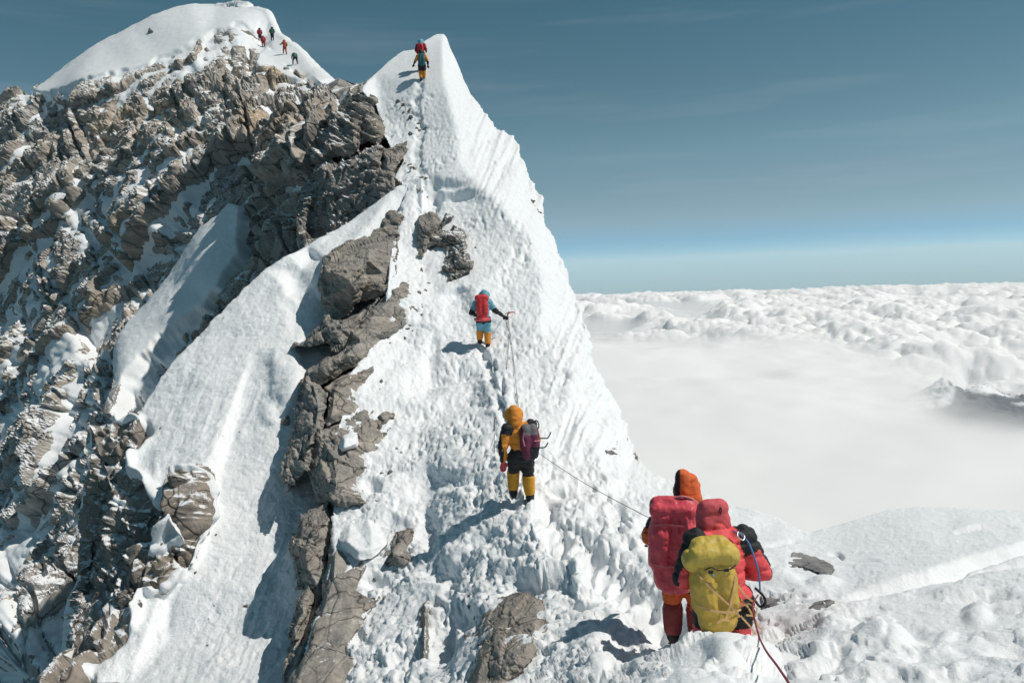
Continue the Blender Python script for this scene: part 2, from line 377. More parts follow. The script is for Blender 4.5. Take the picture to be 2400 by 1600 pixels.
field = [(575, 483), (545, 478), (510, 510), (470, 540), (430, 590), (405, 640), (345, 705), (300, 760), (262, 830), (255, 900), (225, 975), (265, 975), (300, 920), (350, 890), (410, 810), (470, 745), (530, 690), (570, 600)]
dome = [(73, 226), (172, 150), (306, 70), (448, 10), (590, 5), (630, 28), (600, 90), (560, 70), (500, 92), (420, 135), (330, 178), (200, 205), (110, 232)]
gul = [(600, 140), (625, 112), (650, 130), (690, 180), (740, 215), (790, 240), (700, 215), (650, 195), (612, 185), (598, 165)]
for pg in (field, dome, gul):
    LV = np.maximum(LV, -1 + 2.1 * polymask(wobble(pg, 9, 9, 3), ax, ay, 1.8))
for pg in ([(258, 965), (290, 885), (375, 800), (470, 735), (492, 758), (400, 850), (345, 935), (290, 985)], [(545, 640), (590, 600), (640, 585), (600, 660), (560, 695), (490, 760), (478, 742), (530, 700)]):
    mk = polymask(wobble(pg, 5, 8, 4), ax, ay, 1.5); LV = LV * (1 - mk) - .62 * mk
ochre = [(330, 300, 60, .9), (235, 320, 40, .5), (420, 290, 40, .5), (645, 200, 25, 1), (640, 330, 50, .6), (700, 300, 60, .5), (240, 740, 50, .6), (180, 850, 80, .35), (300, 560, 60, .3), (430, 830, 60, .6), (560, 640, 50, .4), (120, 900, 60, .4), (60, 620, 60, .2), (330, 860, 60, .6)]
tA = .24 + .35 * fbm(PA * .12, 4, 71) + sum(w * np.exp(-((XA - x) ** 2 + (YA - y) ** 2) / (r * r)) for x, y, r, w in ochre)
def lean(n, P, k):
    v = -P / np.linalg.norm(P, axis=-1, keepdims=True); q = n + k * v
    return q / np.linalg.norm(q, axis=-1, keepdims=True)
dirA = lean(nA, PA, .8)
def terrace(s, period, sharp=.10):
    "ledge and riser: leans out along the ledge, then drops back under its edge; returns relief 0..1 and the place on the ledge"
    k = np.floor(s / period); f = s / period - k
    return np.where(f < 1 - sharp, f / (1 - sharp), (1 - f) / sharp), f, k
h0, c0 = block_relief(PA, 14.0, 2.1, 11, (1, .7, 1.1), 2); h1, c1 = block_relief(PA, 4.6, .40, 17, (1, .8, 1.5), 3)
h2, c2 = block_relief(PA, 1.3, .11, 23, (1, .8, 1.3), 2)
h1 = blur(h0, .8) + h1 + h2
big = fbm(PA * .07, 3, 5) * 2.6
wrp = fbm(PA * .055, 3, 61) * 9 + fbm(PA * .22, 3, 62) * 2.4
sl = (XA * .62 + YA * .78) * (62 / F) + wrp                    # beds dip to the left: ledges climb from lower left to upper right
t1, f1, k1 = terrace(sl, 7.5); t2, f2, k2 = terrace(sl * 1.04 + fbm(PA * .5, 2, 63) * .9, 2.4, .16); t3, f3, k3 = terrace(sl * 1.1 + fbm(PA * .9, 2, 64) * .4, .85, .25)
lm = .55 + .45 * fbm(np.stack([k1 * 3.7, PA[..., 1] * .12, PA[..., 0] * .12], -1), 2, 65); lm2 = np.clip(.5 + 1.1 * fbm(PA * .16, 3, 66), 0, 1)
ter = 1.9 * lm * t1 + (.25 + .40 * smooth(40, 70, DA)) * lm2 * t2 + .20 * t3 * smooth(45, 75, DA)
crack = -1.1 * smooth(.12, .0, np.abs(fbm(np.stack([(XA - .3 * YA) / 60 , YA / 210, 0 * XA], -1), 3, 67)))
gullies = ridged(np.stack([(PA[..., 0] * .8 + PA[..., 2] * .55) * .22, (PA[..., 1] * .4 - PA[..., 2] * .6 + PA[..., 0] * .4) * .045, PA[..., 1] * .06], -1), 3, 9)
damp = 1 - .97 * smooth(.35, .9, LV)
hA = (h1 * .75 + ter + big * .7 + crack + gullies * .4) * damp + .09 * ridged(PA * .9, 3, 2) * damp
dsoft = np.clip(2 * blur(polymask(dome, ax, ay, 1), 22), 0, 1); hA = hA * (1 - .75 * dsoft)
hA = hA * (1 - smooth(0, 30, dA * outA))
PR = PA + dirA * hA[..., None]
face = grid_mesh("rock_face", PR, keepA, {"tint": np.clip(tA + .12 * c0, 0, 1)}, False)
rock_face = tag(link("rock_face", face, ROCK_FAR), kind='structure')
# snow lying on it: fills the hollows, streaks down the bedding, follows the level map
rb = blur(hA, 3.2); nR = normals(PR); up = blur(nR[..., 2], 1.5)
streak = fbm(np.stack([(PA[..., 0] * .75 + PA[..., 2] * .62) * .16, PA[..., 1] * .1, (PA[..., 2] * .75 - PA[..., 0] * .62) * .75], -1), 4, 21)
M = LV * 1.0 + .33 + .75 * streak + .55 * (up - .35) + .34 * fbm(PA * .8, 4, 33) + .55 * lm * (smooth(.45, .12, f1) - .35) + .35 * lm2 * (smooth(.5, .15, f2) - .35)
sA = np.where(LV > .35, blur(hA, 9), rb) * .9 + np.where(LV > .5, .35, 0) * smooth(.5, .9, LV) + .62 * (np.minimum(M, .9 + .15 * M) - .12) + .03 * fbm(PA * 1.5, 4, 8) + np.where(LV > .3, .05, .0) * fbm(PA * 3.2, 3, 88) * smooth(300, 420, YA)
sA = np.clip(sA, hA - 1.5, hA + 1.6)
PS = PA + dirA * blur(sA, .5)[..., None]
kS = keepA & (blur((sA > hA - .5).astype(float), 1.5) > .02)
snow_face = tag(link("snow_cover", grid_mesh("snow_cover", PS, kS), SNOW_FAR), kind='structure')

# ---- middle: the snow rib and gully with the dark rock buttress on its left
SB = 2.5
bx = np.arange(60, 1000, SB); by = np.arange(400, 1720, SB)
B_lines = [
 [(1000, 400, 37), (965, 425, 37), (930, 440, 36.6), (850, 500, 35.5), (720, 575, 33), (620, 630, 31.5), (560, 690, 30.5), (470, 780, 29), (400, 850, 27.5), (340, 940, 26), (300, 975, 25.6), (215, 1010, 25.6)],
 [(700, 640, 31.5), (735, 600, 33)], [(660, 660, 30.4), (650, 700, 29.6), (690, 690, 30.2)],
 [(870, 515, 34), (930, 600, 33), (770, 620, 31), (752, 700, 29.5), (790, 760, 28.5), (690, 815, 26.6), (745, 900, 24.5), (690, 900, 24), (660, 1000, 22.6), (640, 1150, 20.6), (660, 1280, 19.0), (640, 1400, 17.4), (640, 1500, 15.8), (620, 1600, 14.2), (600, 1720, 12.8)],
 [(500, 900, 25.2), (600, 800, 27.3), (500, 1200, 20.2), (430, 1350, 18.4), (300, 1600, 15.6), (400, 1500, 17.0), (360, 1000, 24)],
 [(345, 1040, 23.4), (355, 1130, 21.3), (380, 1190, 20.0), (440, 1120, 20.8), (470, 1125, 20.6), (468, 1200, 19.6), (450, 1300, 18.9), (380, 1385, 18.0), (320, 1430, 17.6), (285, 1500, 16.8), (215, 1600, 15.6)],
 [(230, 1100, 23.0), (270, 1180, 21.2), (300, 1300, 19.2), (285, 1400, 18.2), (240, 1500, 17.2), (170, 1600, 16.2)],
 [(215, 1030, 25.6), (195, 1150, 24.5), (190, 1300, 22.2), (195, 1350, 21.2), (150, 1450, 19.6), (140, 1540, 18.0), (110, 1600, 17)],
 [(60, 400, 40), (60, 1000, 30), (60, 1720, 17), (1000, 1720, 12), (1000, 1000, 23), (600, 500, 40), (300, 700, 33)],
]
DB = blur(tin(B_lines, bx, by), 2.2)
B_out = [(215, 1010), (250, 992), (300, 978), (330, 962), (345, 935), (400, 850), (470, 780), (520, 728), (560, 690), (620, 630), (690, 592), (720, 575), (790, 538), (850, 500), (930, 442), (965, 420), (990, 420), (990, 1710), (70, 1710), (110, 1600), (140, 1540), (150, 1450), (195, 1350), (190, 1300), (195, 1150), (215, 1090)]
PB, keepB, outB, dB = sheet(DB, bx, by, wobble(B_out, 2.0, 6, 8), 30, .28, .35)
nB = normals(PB); XB, YB = np.meshgrid(bx, by)
butt = [(322, 985), (338, 1003), (345, 1030), (310, 1062), (290, 1100), (355, 1140), (368, 1190), (398, 1192), (403, 1130), (470, 1122), (474, 1200), (466, 1270), (448, 1320), (400, 1350), (372, 1388), (336, 1400), (318, 1432), (292, 1500), (232, 1542), (200, 1570), (215, 1600), (190, 1700), (70, 1710), (110, 1600), (140, 1540), (150, 1450), (185, 1350), (180, 1300), (185, 1150), (205, 1090), (205, 1000), (250, 985), (285, 1000)]
mB = 2 * polymask(wobble(butt, 7, 7, 4), bx, by, 1.6) - 1      # 1 rock
for tongue in ([(352, 1050), (372, 1070), (385, 1120), (395, 1190), (372, 1200), (360, 1150), (325, 1115), (295, 1108), (292, 1088), (312, 1068)], [(345, 1310), (372, 1250), (400, 1225), (432, 1240), (440, 1285), (400, 1290), (365, 1312)], [(258, 1160), (298, 1166), (285, 1178), (262, 1172)], [(325, 1385), (370, 1380), (340, 1440), (312, 1445)]):
    mB = mB - 2.0 * polymask(wobble(tongue, 4, 6, 6), bx, by, 1.4)
dirB = lean(nB, PB, .6)
h1, c0 = block_relief(PB, 2.6, .30, 61, (1, .8, 1.6), 3); h1 = blur(h1, .8)
hB = h1 + .25 * fbm(PB * .4, 3, 15) + .06 * ridged(np.stack([PB[..., 0] * .6, PB[..., 1] * .6, PB[..., 2] * 5], -1), 2, 3)
hB = hB * (1 - smooth(0, 28, dB * outB))
tB = np.clip(.35 + .4 * fbm(PB * .5, 3, 77) + .15 * c0 + .4 * np.exp(-((XB - 380) ** 2 + (YB - 1330) ** 2) / 60 ** 2), 0, 1)
kR = keepB & (blur((mB > -.9).astype(float), 2) > .05)
buttress = tag(link("rock_buttress", grid_mesh("rock_buttress", PB + dirB * hB[..., None], kR, {"tint": tB}, False), ROCK_MID), kind='structure')
fl = np.stack([PB[..., 0] * 1.1, PB[..., 1] * .5, PB[..., 2] * 2.2], -1)
sB = .10 * fbm(PB * .35, 3, 91) + .05 * fbm(PB * 1.4, 3, 92) + .028 * fbm(fl * 2.2, 3, 93) + .012 * fbm(PB * 11, 2, 94)
uB, vB = XB * .94 + YB * .33, -XB * .33 + YB * .94
sB = sB + .022 * ridged(np.stack([uB / 22, vB / 260, 0 * XB], -1), 3, 95) * smooth(.0, .4, fbm(PB * .25, 2, 96) + .2) - .02 * smooth(.1, .3, fbm(PB * 4.5, 3, 97))
scoop, _ = linedist([(665, 672), (668, 700), (690, 708)], XB, YB)
sB = sB - .28 * np.exp(-((XB - 685) ** 2 / 26 ** 2 + (YB - 660) ** 2 / 22 ** 2)) + .12 * np.exp(-(scoop / 9) ** 2)
lip = polymask([(640, 815), (705, 815), (715, 930), (640, 945)], bx, by, 3) * .16 + polymask([(610, 940), (645, 950), (650, 1000), (615, 985)], bx, by, 3) * .12
sB = sB + lip
near_rock = smooth(.0, .35, blur((mB > -.6).astype(float), 5))
sB = sB * (1 - near_rock) + near_rock * (blur(hB, 1.8) - .13 * mB + .0 + .10 * fbm(PB * 1.6, 3, 98))
kB = keepB & (mB < .93)
snow_gully = tag(link("snow_gully", grid_mesh("snow_gully", PB + dirB * sB[..., None], kB), SNOW_MID), kind='structure')
# ---- near: the snow ridge, the step above it and the snow at our feet
SC = 2.7
cx_ = np.arange(560, 2960, SC); cyy = np.arange(40, 1760, SC)
C_lines = [
 [(1040, 80, 52), (1052, 105, 52), (1072, 148, 50), (1100, 218, 46.5), (1130, 258, 45), (1165, 300, 43.5), (1200, 320, 42.5), (1222, 372, 40.5), (1258, 448, 37), (1273, 500, 35), (1300, 555, 33), (1330, 660, 29.5), (1345, 705, 28.5), (1375, 775, 26.5), (1388, 835, 25), (1412, 890, 23.5), (1440, 945, 22.3), (1465, 1000, 21), (1490, 1065, 19), (1520, 1095, 18), (1580, 1130, 17), (1650, 1155, 16), (1720, 1185, 15), (1770, 1195, 14.5), (1830, 1215, 14), (1900, 1245, 13), (1950, 1232, 13.3), (2010, 1215, 13.6), (2080, 1195, 14), (2150, 1188, 14), (2230, 1190, 13.8), (2400, 1200, 13.2), (2620, 1210, 13), (2960, 1235, 12.6)],
 [(1700, 300, 45), (2960, 40, 50), (2960, 800, 20), (1700, 900, 20), (1300, 40, 55), (560, 40, 55)],
 [(1047, 95, 50), (1045, 200, 45.2), (1070, 300, 40.5), (1075, 390, 36.5), (1165, 470, 33), (1250, 560, 30.3), (1272, 640, 28.0), (1265, 790, 24.4), (1340, 870, 21.8), (1395, 900, 21.6)],
 [(1340, 940, 20), (1400, 1060, 17.3), (1480, 1085, 18.2)],
 [(968, 117, 50), (880, 172, 48.5), (847, 213, 46.5)], [(985, 190, 46.6), (985, 300, 42.4), (985, 440, 35.8), (985, 510, 33.4), (1000, 640, 29.5)],
 [(1060, 640, 28.9), (1080, 560, 31.6), (1070, 690, 27.4)], [(1020, 694, 27.0), (1105, 673, 27.2), (1135, 815, 24.6), (1170, 700, 26.8), (1190, 740, 25.8)],
 [(1135, 818, 24.4), (1170, 900, 21), (1190, 1000, 18), (1215, 1130, 14.9), (1240, 1172, 14.1), (1262, 1245, 12.5), (1340, 1280, 11.6), (1420, 1350, 10.2), (1500, 1440, 8.8), (1560, 1495, 8.1)],
 [(1280, 1180, 14.6), (1290, 1240, 13.2), (1380, 1292, 11.9), (1450, 1352, 10.7), (1530, 1450, 9.0)],
 [(1350, 1150, 14.8), (1450, 1180, 14), (1560, 1250, 12), (1700, 1300, 11), (1850, 1350, 9.6)], [(2000, 1330, 9.9), (2200, 1300, 9.8), (2400, 1296, 9.4), (2620, 1290, 9.2), (2960, 1300, 9)],
 [(1370, 1432, 8.9), (1500, 1530, 7.8), (1560, 1508, 7.9), (1620, 1494, 8.0), (1655, 1467, 8.0), (1700, 1471, 7.8), (1750, 1485, 7.5), (1810, 1525, 6.8)],
 [(1490, 1600, 5.4), (1510, 1547, 6.2), (1560, 1524, 6.3), (1620, 1504, 6.4), (1655, 1479, 6.4), (1700, 1483, 6.4), (1740, 1497, 6.3), (1800, 1537, 6.0), (1850, 1600, 5.0)],
 [(1600, 1600, 4.8), (1700, 1600, 4.7), (2000, 1600, 4.8), (2400, 1600, 4.4)], [(1980, 1450, 6.9), (2400, 1420, 6.6), (2620, 1420, 6.5), (2960, 1420, 6.4)],
 [(1490, 1720, 4.0), (1700, 1760, 3.4), (2960, 1760, 3.1), (1200, 1760, 4.8)],
 [(1100, 950, 21.3), (1000, 850, 24), (950, 800, 25.2), (1000, 1000, 20.4), (1000, 1200, 16.4), (1100, 1200, 15.0), (1120, 1300, 13.2)], [(1000, 1400, 12.9), (1000, 1600, 10), (900, 1760, 9)], [(1100, 1400, 11.7), (1240, 1400, 10.3), (1250, 1600, 7.6)], [(1400, 1470, 8.4), (1400, 1600, 6.2)],
 [(893, 270, 46), (960, 440, 36.3), (930, 560, 31.8)], [(757, 620, 28), (900, 680, 26.5), (790, 750, 25), (690, 810, 24.5)], [(745, 900, 22), (850, 950, 21.2)], [(665, 1000, 20.4), (790, 1000, 20.2)],
 [(665, 1130, 18.3), (770, 1173, 17.7), (690, 1190, 17.3)], [(680, 1300, 16.2), (793, 1280, 16.0)], [(690, 1400, 14.8), (890, 1400, 14.0)], [(665, 1500, 13.4), (800, 1500, 12.7)], [(655, 1600, 12), (800, 1640, 10.8), (650, 1760, 10.4)],
 [(762, 272, 47), (727, 549, 37), (600, 400, 50), (560, 1200, 17), (560, 1760, 10)],
]
DC0 = tin(C_lines, cx_, cyy); DC = blur(DC0, 2.4); at_C = sampler(DC, cx_, cyy)
C_out = [(847, 213), (856, 195), (880, 172), (920, 137), (945, 120), (968, 117), (1000, 93), (1022, 81), (1040, 80), (1047, 88), (1052, 105), (1072, 148), (1100, 218), (1130, 258), (1165, 300), (1200, 320), (1214, 340), (1222, 372), (1236, 413), (1258, 448), (1270, 465), (1274, 505), (1281, 530), (1300, 553), (1312, 600), (1330, 645), (1345, 700), (1358, 722), (1375, 775), (1387, 830), (1398, 868), (1412, 890), (1440, 945), (1467, 1005), (1490, 1065), (1510, 1092), (1540, 1110), (1580, 1130), (1650, 1155), (1720, 1185), (1770, 1195), (1830, 1215), (1870, 1238), (1900, 1246), (1950, 1232), (2010, 1215), (2080, 1195), (2150, 1188), (2230, 1190), (2400, 1200), (2615, 1210), (2950, 1236), (2950, 1755), (640, 1755), (700, 1640), (715, 1560), (745, 1450), (770, 1340), (785, 1290), (780, 1210), (790, 1120), (775, 1040), (800, 980), (800, 900), (860, 830), (890, 760), (905, 700), (912, 640), (918, 560), (935, 490), (955, 440), (925, 418), (945, 372), (915, 345), (900, 318), (893, 285), (880, 245), (862, 228)]
PC, keepC, outC, dC = sheet(DC, cx_, cyy, wobble(C_out, 1.6, 7, 12), 32, .22, .35)
nC = normals(PC); XC, YC = np.meshgrid(cx_, cyy)
scale_px = F / DC                                   # image pixels per metre here
def dent(x, y, rx, ry, amp, ang=0.0):
    c, s = math.cos(ang), math.sin(ang); u = (XC - x) * c + (YC - y) * s; v = -(XC - x) * s + (YC - y) * c
    return amp * np.exp(-((u / rx) ** 2 + (v / ry) ** 2) ** 1.5)
rough = blur(tin([[(x, y, v)] for x, y, v in [(1000, 300, .5), (985, 400, .9), (1120, 300, .25), (1100, 440, .5), (1150, 560, .9), (1000, 600, 1.2), (1250, 500, .5), (1300, 700, .8), (1050, 780, .7), (1200, 850, .7), (950, 900, 1.2), (1050, 1100, .9), (900, 1100, 1.0), (900, 1250, 1.5), (1000, 1300, 1.5), (1150, 1300, 1.3), (950, 1500, 1.6), (1350, 1450, .7), (1300, 1200, 1.5), (1400, 1200, 1.7), (1450, 1350, 1.5), (1550, 1200, .5), (1700, 1250, .35), (2000, 1250, .25), (2300, 1250, .25), (1850, 1350, .9), (2200, 1380, .45), (1950, 1480, 1.3), (2300, 1450, 1.0), (1700, 1560, 1.2), (2100, 1580, 1.3), (2615, 1600, 1.2), (2615, 1200, .3), (560, 40, .5), (560, 1760, 1), (2620, 40, .5), (1400, 1000, .5)]], cx_, cyy), 8)
patch = smooth(-.1, .35, fbm(PC * .7, 3, 120))
sC = rough * (.075 * fbm(PC * .55, 3, 101) + .030 * ridged(PC * 1.5, 4, 102) * patch + .022 * fbm(PC * 4.5, 4, 104) * (.4 + .6 * patch)) + .010 * fbm(PC * 15, 3, 105)
# wind-cut granular crust on the steep flank
crust = smooth(1700, 1350, XC) * smooth(150, 260, YC)
q = np.stack([PC[..., 0] * 1.7, PC[..., 1] * .6, PC[..., 2] * .7], -1)
gap = smooth(.0, .3, fbm(PC * .5 + 7, 2, 113))
sC = sC - crust * .045 * smooth(.02, .3, fbm(q * 5.0, 3, 111)) * (.45 + .55 * gap) - crust * .07 * smooth(.2, .4, fbm(q * 2.2, 3, 112)) * gap - crust * .02 * smooth(.0, .25, fbm(PC * 11, 2, 115))
# plates of broken crust
plate = fbm(PC * 1.7, 4, 116) + .25 * fbm(PC * 6, 2, 117); stride = np.linalg.norm(np.gradient(PC, axis=0), axis=-1); fine = smooth(.13, .05, stride); sC = sC + rough * fine * (.032 * smooth(-.04, .04, plate) + .026 * smooth(.16, .23, plate))
# beaten trail: trench and kicked steps
trail = [(1560, 1470), (1480, 1390), (1400, 1320), (1300, 1260), (1275, 1200)]
d, t = linedist(trail, XC, YC); w = .20 * scale_px
sC = sC - .20 * np.exp(-(d / w) ** 4) * (.7 + .5 * vnoise(np.stack([t * 5, t * 0, t * 0], -1), 5))
for tr, wd, dp in (([(1130, 820), (1150, 880), (1175, 960), (1195, 1000)], .12, .22), ([(985, 190), (975, 240), (985, 300), (975, 360), (985, 440), (985, 520)], .22, .16), ([(1195, 1000), (1215, 1120)], .15, .15), ([(1215, 1170), (1140, 1260), (1060, 1340), (1020, 1400)], .12, .10)):
    d, t = linedist(tr, XC, YC); d = np.maximum(d + wd * scale_px * .8 * fbm(PC * 2.6, 2, 130), 0); sC = sC - dp * np.exp(-(d / (wd * scale_px)) ** 4) * (.75 + .4 * vnoise(np.stack([t * 6, t * 0, t * 0 + 3], -1), 6))
rs = np.random.RandomState(4)
for k in range(28):      # kicked steps and broken crust right of the crest
    x = rs.uniform(1290, 1540); y = rs.uniform(1120, 1400)
    if y - 1120 < (x - 1290) * .2: continue
    m = 1867 / at_C(x, y); sC = sC + dent(x, y, m * rs.uniform(.08, .2), m * rs.uniform(.05, .13), -rs.uniform(.05, .13), rs.uniform(-.5, .5))
for (x, y, rx, ry, a) in [(1035, 1120, 70, 22, -.22), (985, 1150, 34, 18, -.2), (1000, 1240, 22, 50, -.22), (930, 1230, 40, 20, -.22), (1075, 1440, 38, 30, -.3), (1030, 1500, 30, 60, -.28), (1240, 1355, 70, 30, -.34), (1310, 1330, 40, 22, -.2), (1200, 1290, 40, 15, -.15), (880, 1360, 26, 16, -.3), (1020, 1330, 40, 22, -.22), (990, 900, 50, 30, -.25), (1060, 880, 40, 22, -.2), (930, 960, 50, 16, -.2), (1010, 830, 18, 60, -.2), (840, 1490, 22, 20, -.2), (2290, 1400, 70, 12, -.1), (1920, 1560, 60, 30, -.1), (2380, 1520, 60, 24, -.1), (1350, 1415, 34, 10, -.16), (1050, 430, 30, 8, -.3), (1010, 460, 20, 40, -.5), (1060, 455, 50, 12, -.5), (1010, 545, 20, 30, -.4), (870, 1140, 20, 16, -.25)]:
    sC = sC + dent(x, y, rx, ry, a * .9)
rs = np.random.RandomState(12)
for ln, n_, off in (([(1560, 1480), (1480, 1400), (1400, 1330), (1310, 1265), (1270, 1200)], 26, 22), ([(1240, 1175), (1200, 1010), (1170, 900), (1140, 830)], 20, 9)):
    for k in range(n_):      # boot holes
        t = rs.uniform(0, len(ln) - 1.001); i = int(t); x = ln[i][0] + (t - i) * (ln[i + 1][0] - ln[i][0]) + rs.uniform(-off, off); y = ln[i][1] + (t - i) * (ln[i + 1][1] - ln[i][1]) + rs.uniform(-off, off) * .5
        m = 1867 / at_C(x, y); sC = sC - .11 * np.exp(-((((XC - x) / (m * .075)) ** 2 + ((YC - y) / (m * .085)) ** 2)) ** 3)
rs = np.random.RandomState(9)
for k in range(40):      # crumbs and clods thrown up beside the trail and on the mound
    x = rs.uniform(1480, 2300); y = rs.uniform(1480, 1640); m = 1867 / at_C(x, y); r = rs.uniform(.04, .12); sC = sC + dent(x, y, m * r * 1.4, m * r * .7, rs.choice([-.6, .8]) * r * .6, rs.uniform(-.6, .6))
for (x, y, rx, ry, a) in [(1930, 1365, 36, 12, .08), (2240, 1385, 60, 14, .06), (2290, 1440, 30, 18, .07), (1830, 1360, 40, 16, .1), (1960, 1470, 40, 20, .06), (1700, 1540, 120, 40, .12), (2080, 1500, 60, 20, .12)]:
    sC = sC + dent(x, y, rx, ry, a)
# wind lips: low steps running across the right-hand slope and the cornice
def lip_line(line, h, w_m):
    global sC
    d, t = linedist(line, XC, YC); ly = np.interp(XC, [p[0] for p in line], [p[1] for p in line]); side = np.sign(YC - ly)
    ends = smooth(0, 1.0, t) * smooth(0, .5, len(line) - 1 - t); wpx = w_m * scale_px
    sC = sC + h * ends * np.where(YC < ly, .6, .4) * -np.tanh((YC - ly) / 2.8) * np.exp(-(d / (wpx * 2.2)) ** 2)
lip_ = [(1960, 1402), (2080, 1375), (2180, 1350), (2280, 1315), (2400, 1285), (2500, 1262)]; lip_line(lip_, .05, .3)
for ln_, dp_, w_ in ((lip_, .15, .05), ([(2180, 1360), (2280, 1332), (2400, 1312), (2500, 1300)], .10, .06), ([(2232, 1252), (2262, 1246), (2300, 1236), (2400, 1241)], .05, .03), ([(1785, 1281), (1830, 1273), (1880, 1269)], .05, .03), ([(1935, 1297), (1965, 1300), (1980, 1312)], .06, .03), ([(1992, 1322), (2030, 1318), (2070, 1320)], .04, .02)):
    d, t = linedist(ln_, XC, YC); sC = sC - dp_ * np.exp(-(np.maximum(d + 2.5 * fbm(PC * 3, 2, 140), 0) / np.maximum(w_ * scale_px * .6, 3)) ** 2) * smooth(0, .8, t) * smooth(0, .5, len(ln_) - 1 - t)
lip_line([(2230, 1250), (2260, 1248), (2300, 1236), (2400, 1240)], .03, .1)
lip_line([(1330, 905), (1365, 888), (1400, 896)], .12, .3)
lip_line([(1020, 694), (1060, 684), (1105, 672)], .2, .25)
lip_line([(1010, 440), (1060, 425), (1120, 402)], .12, .4); lip_line([(1060, 480), (1110, 465), (1170, 470)], .10, .3)
flut = ridged(np.stack([XC / 26 + YC / 60, YC / 150, 0 * XC], -1), 3, 14) * smooth(1075, 1150, XC) * smooth(560, 430, YC) * smooth(100, 200, YC)
sC = sC + .16 * flut + .12 * ridged(np.stack([XC / 30 + YC / 80, YC / 120, 0 * XC], -1), 2, 15) * smooth(1260, 1330, XC) * smooth(1120, 1000, YC) * smooth(560, 640, YC)
sC = sC * (1 - .8 * smooth(2, 30, dC * outC))
PCs = PC + nC * sC[..., None]
snow_ridge = tag(link("snow_ridge", grid_mesh("snow_ridge", PCs, keepC), SNOW_NEAR), kind='structure')

# ---- rocks that stick out of the ridge: each its own body
def rock(name, label, cat, outline, breaks, step=2.0, fold=16, fold_k=.1, rough_=.10, size=.8, mat=None, seed=1, wob=2.5, tint=.3, soft=0, shift=0.0, stretch=(1, .8, 2.0), parent=None):
    "outline: (x, y[, offset]); offsets in metres are measured from the ridge surface, negative = towards us"
    n = len(outline); offs = [p[2] if len(p) > 2 else None for p in outline]
    known = [i for i in range(n) if offs[i] is not None]
    if not known: offs = [.08] * n
    else:
        for i in range(n):
            if offs[i] is None:
                a = max([k for k in known if k < i], default=known[-1] - n); b = min([k for k in known if k > i], default=known[0] + n)
                oa, ob = offs[a % n], offs[b % n]; offs[i] = oa + (ob - oa) * (i - a) / (b - a)
    xs = [p[0] for p in outline]; ys = [p[1] for p in outline]; mg = fold + 4
    gx = np.arange(min(xs) - mg, max(xs) + mg, step); gy = np.arange(min(ys) - mg, max(ys) + mg, step)
    ring = [(p[0], p[1], offs[i] + 50) for i, p in enumerate(outline)]
    cs = [[(gx[0], gy[0], 50), (gx[-1], gy[0], 50), (gx[-1], gy[-1], 50), (gx[0], gy[-1], 50)]]
    X, Y = np.meshgrid(gx, gy)
    D = blur(tin([ring + ring[:1]] + [[(a, b, c + 50) for a, b, c in ln] for ln in breaks], gx, gy) - 50, .7)
    D = D + at_C(X, Y) + shift
    P, keep, out, d = sheet(D, gx, gy, wobble(outline, wob, 5, seed), fold, fold_k, .45)
    n_ = normals(P); h, c0 = block_relief(P, size * 1.3, rough_ * .75, seed * 13, stretch, 4); h = blur(h, .55)
    if soft: h = rough_ * fbm(P * 1.6, 3, seed) + .02 * fbm(P * 8, 3, seed + 2)
    h = h * (1 - .7 * smooth(2, fold, d * out))
    P = P + lean(n_, P, .5) * h[..., None]
    o0 = P[keep].mean(0); me = grid_mesh(name, P - o0, keep, {"tint": np.clip(tint + .3 * fbm(P * .8, 3, seed + 9) + .12 * c0, 0, 1)}, bool(soft))
    o = link(name, me, mat or ROCK_NEAR, parent); o.location = o0
    if parent is None: tag(o, label, cat)
    return o
exec_rocks = True
RK = []
def R(*a, **k): RK.append(rock(*a, **k))
R("rock_slab", "big grey-tan slab with dark overhang, largest rock on the ridge, left of the dangling white rope", "rock",
  [(870, 512, .1), (905, 500), (938, 494, .0), (942, 510), (930, 542, -.1), (937, 556), (936, 587, -.15), (930, 614), (931, 638, -.1), (918, 665), (904, 683, .4), (880, 700), (848, 706, 1.7), (827, 726), (797, 748, 2.2), (776, 750), (762, 729, 2.2), (756, 702), (753, 667, 1.6), (753, 630), (754, 603, 1.2), (764, 594), (784, 574, .9), (811, 552), (848, 533, .3)],
  [[(764, 636, .2), (790, 640, -.3), (811, 641, -.5), (824, 665, -.7), (848, 638, -.9), (864, 608, -.9), (867, 587, -.8), (899, 574, -.7), (930, 566, -.2)], [(880, 600, -.1), (925, 585, .1)], [(860, 640, .6), (900, 640, .5)], [(784, 600, .2), (850, 560, -.35)]], rough_=.11, size=1.5, seed=3, tint=.45, fold=24, fold_k=.12)
R("dark_rock", "dark shadowed rock wedge pointing left under the big tan slab", "rock",
  [(688, 808, 1.2), (712, 796), (762, 742, 1.6), (800, 746), (848, 724, 1.2), (888, 700, .6), (852, 752, .6), (818, 800, .7), (806, 815), (778, 822, .8), (765, 802), (752, 800, .9), (720, 812)],
  [[(775, 775, .0), (800, 768, -.1), (840, 745, .1)], [(715, 800, .9), (750, 780, .8)]], rough_=.12, size=1.1, seed=4, tint=.15)
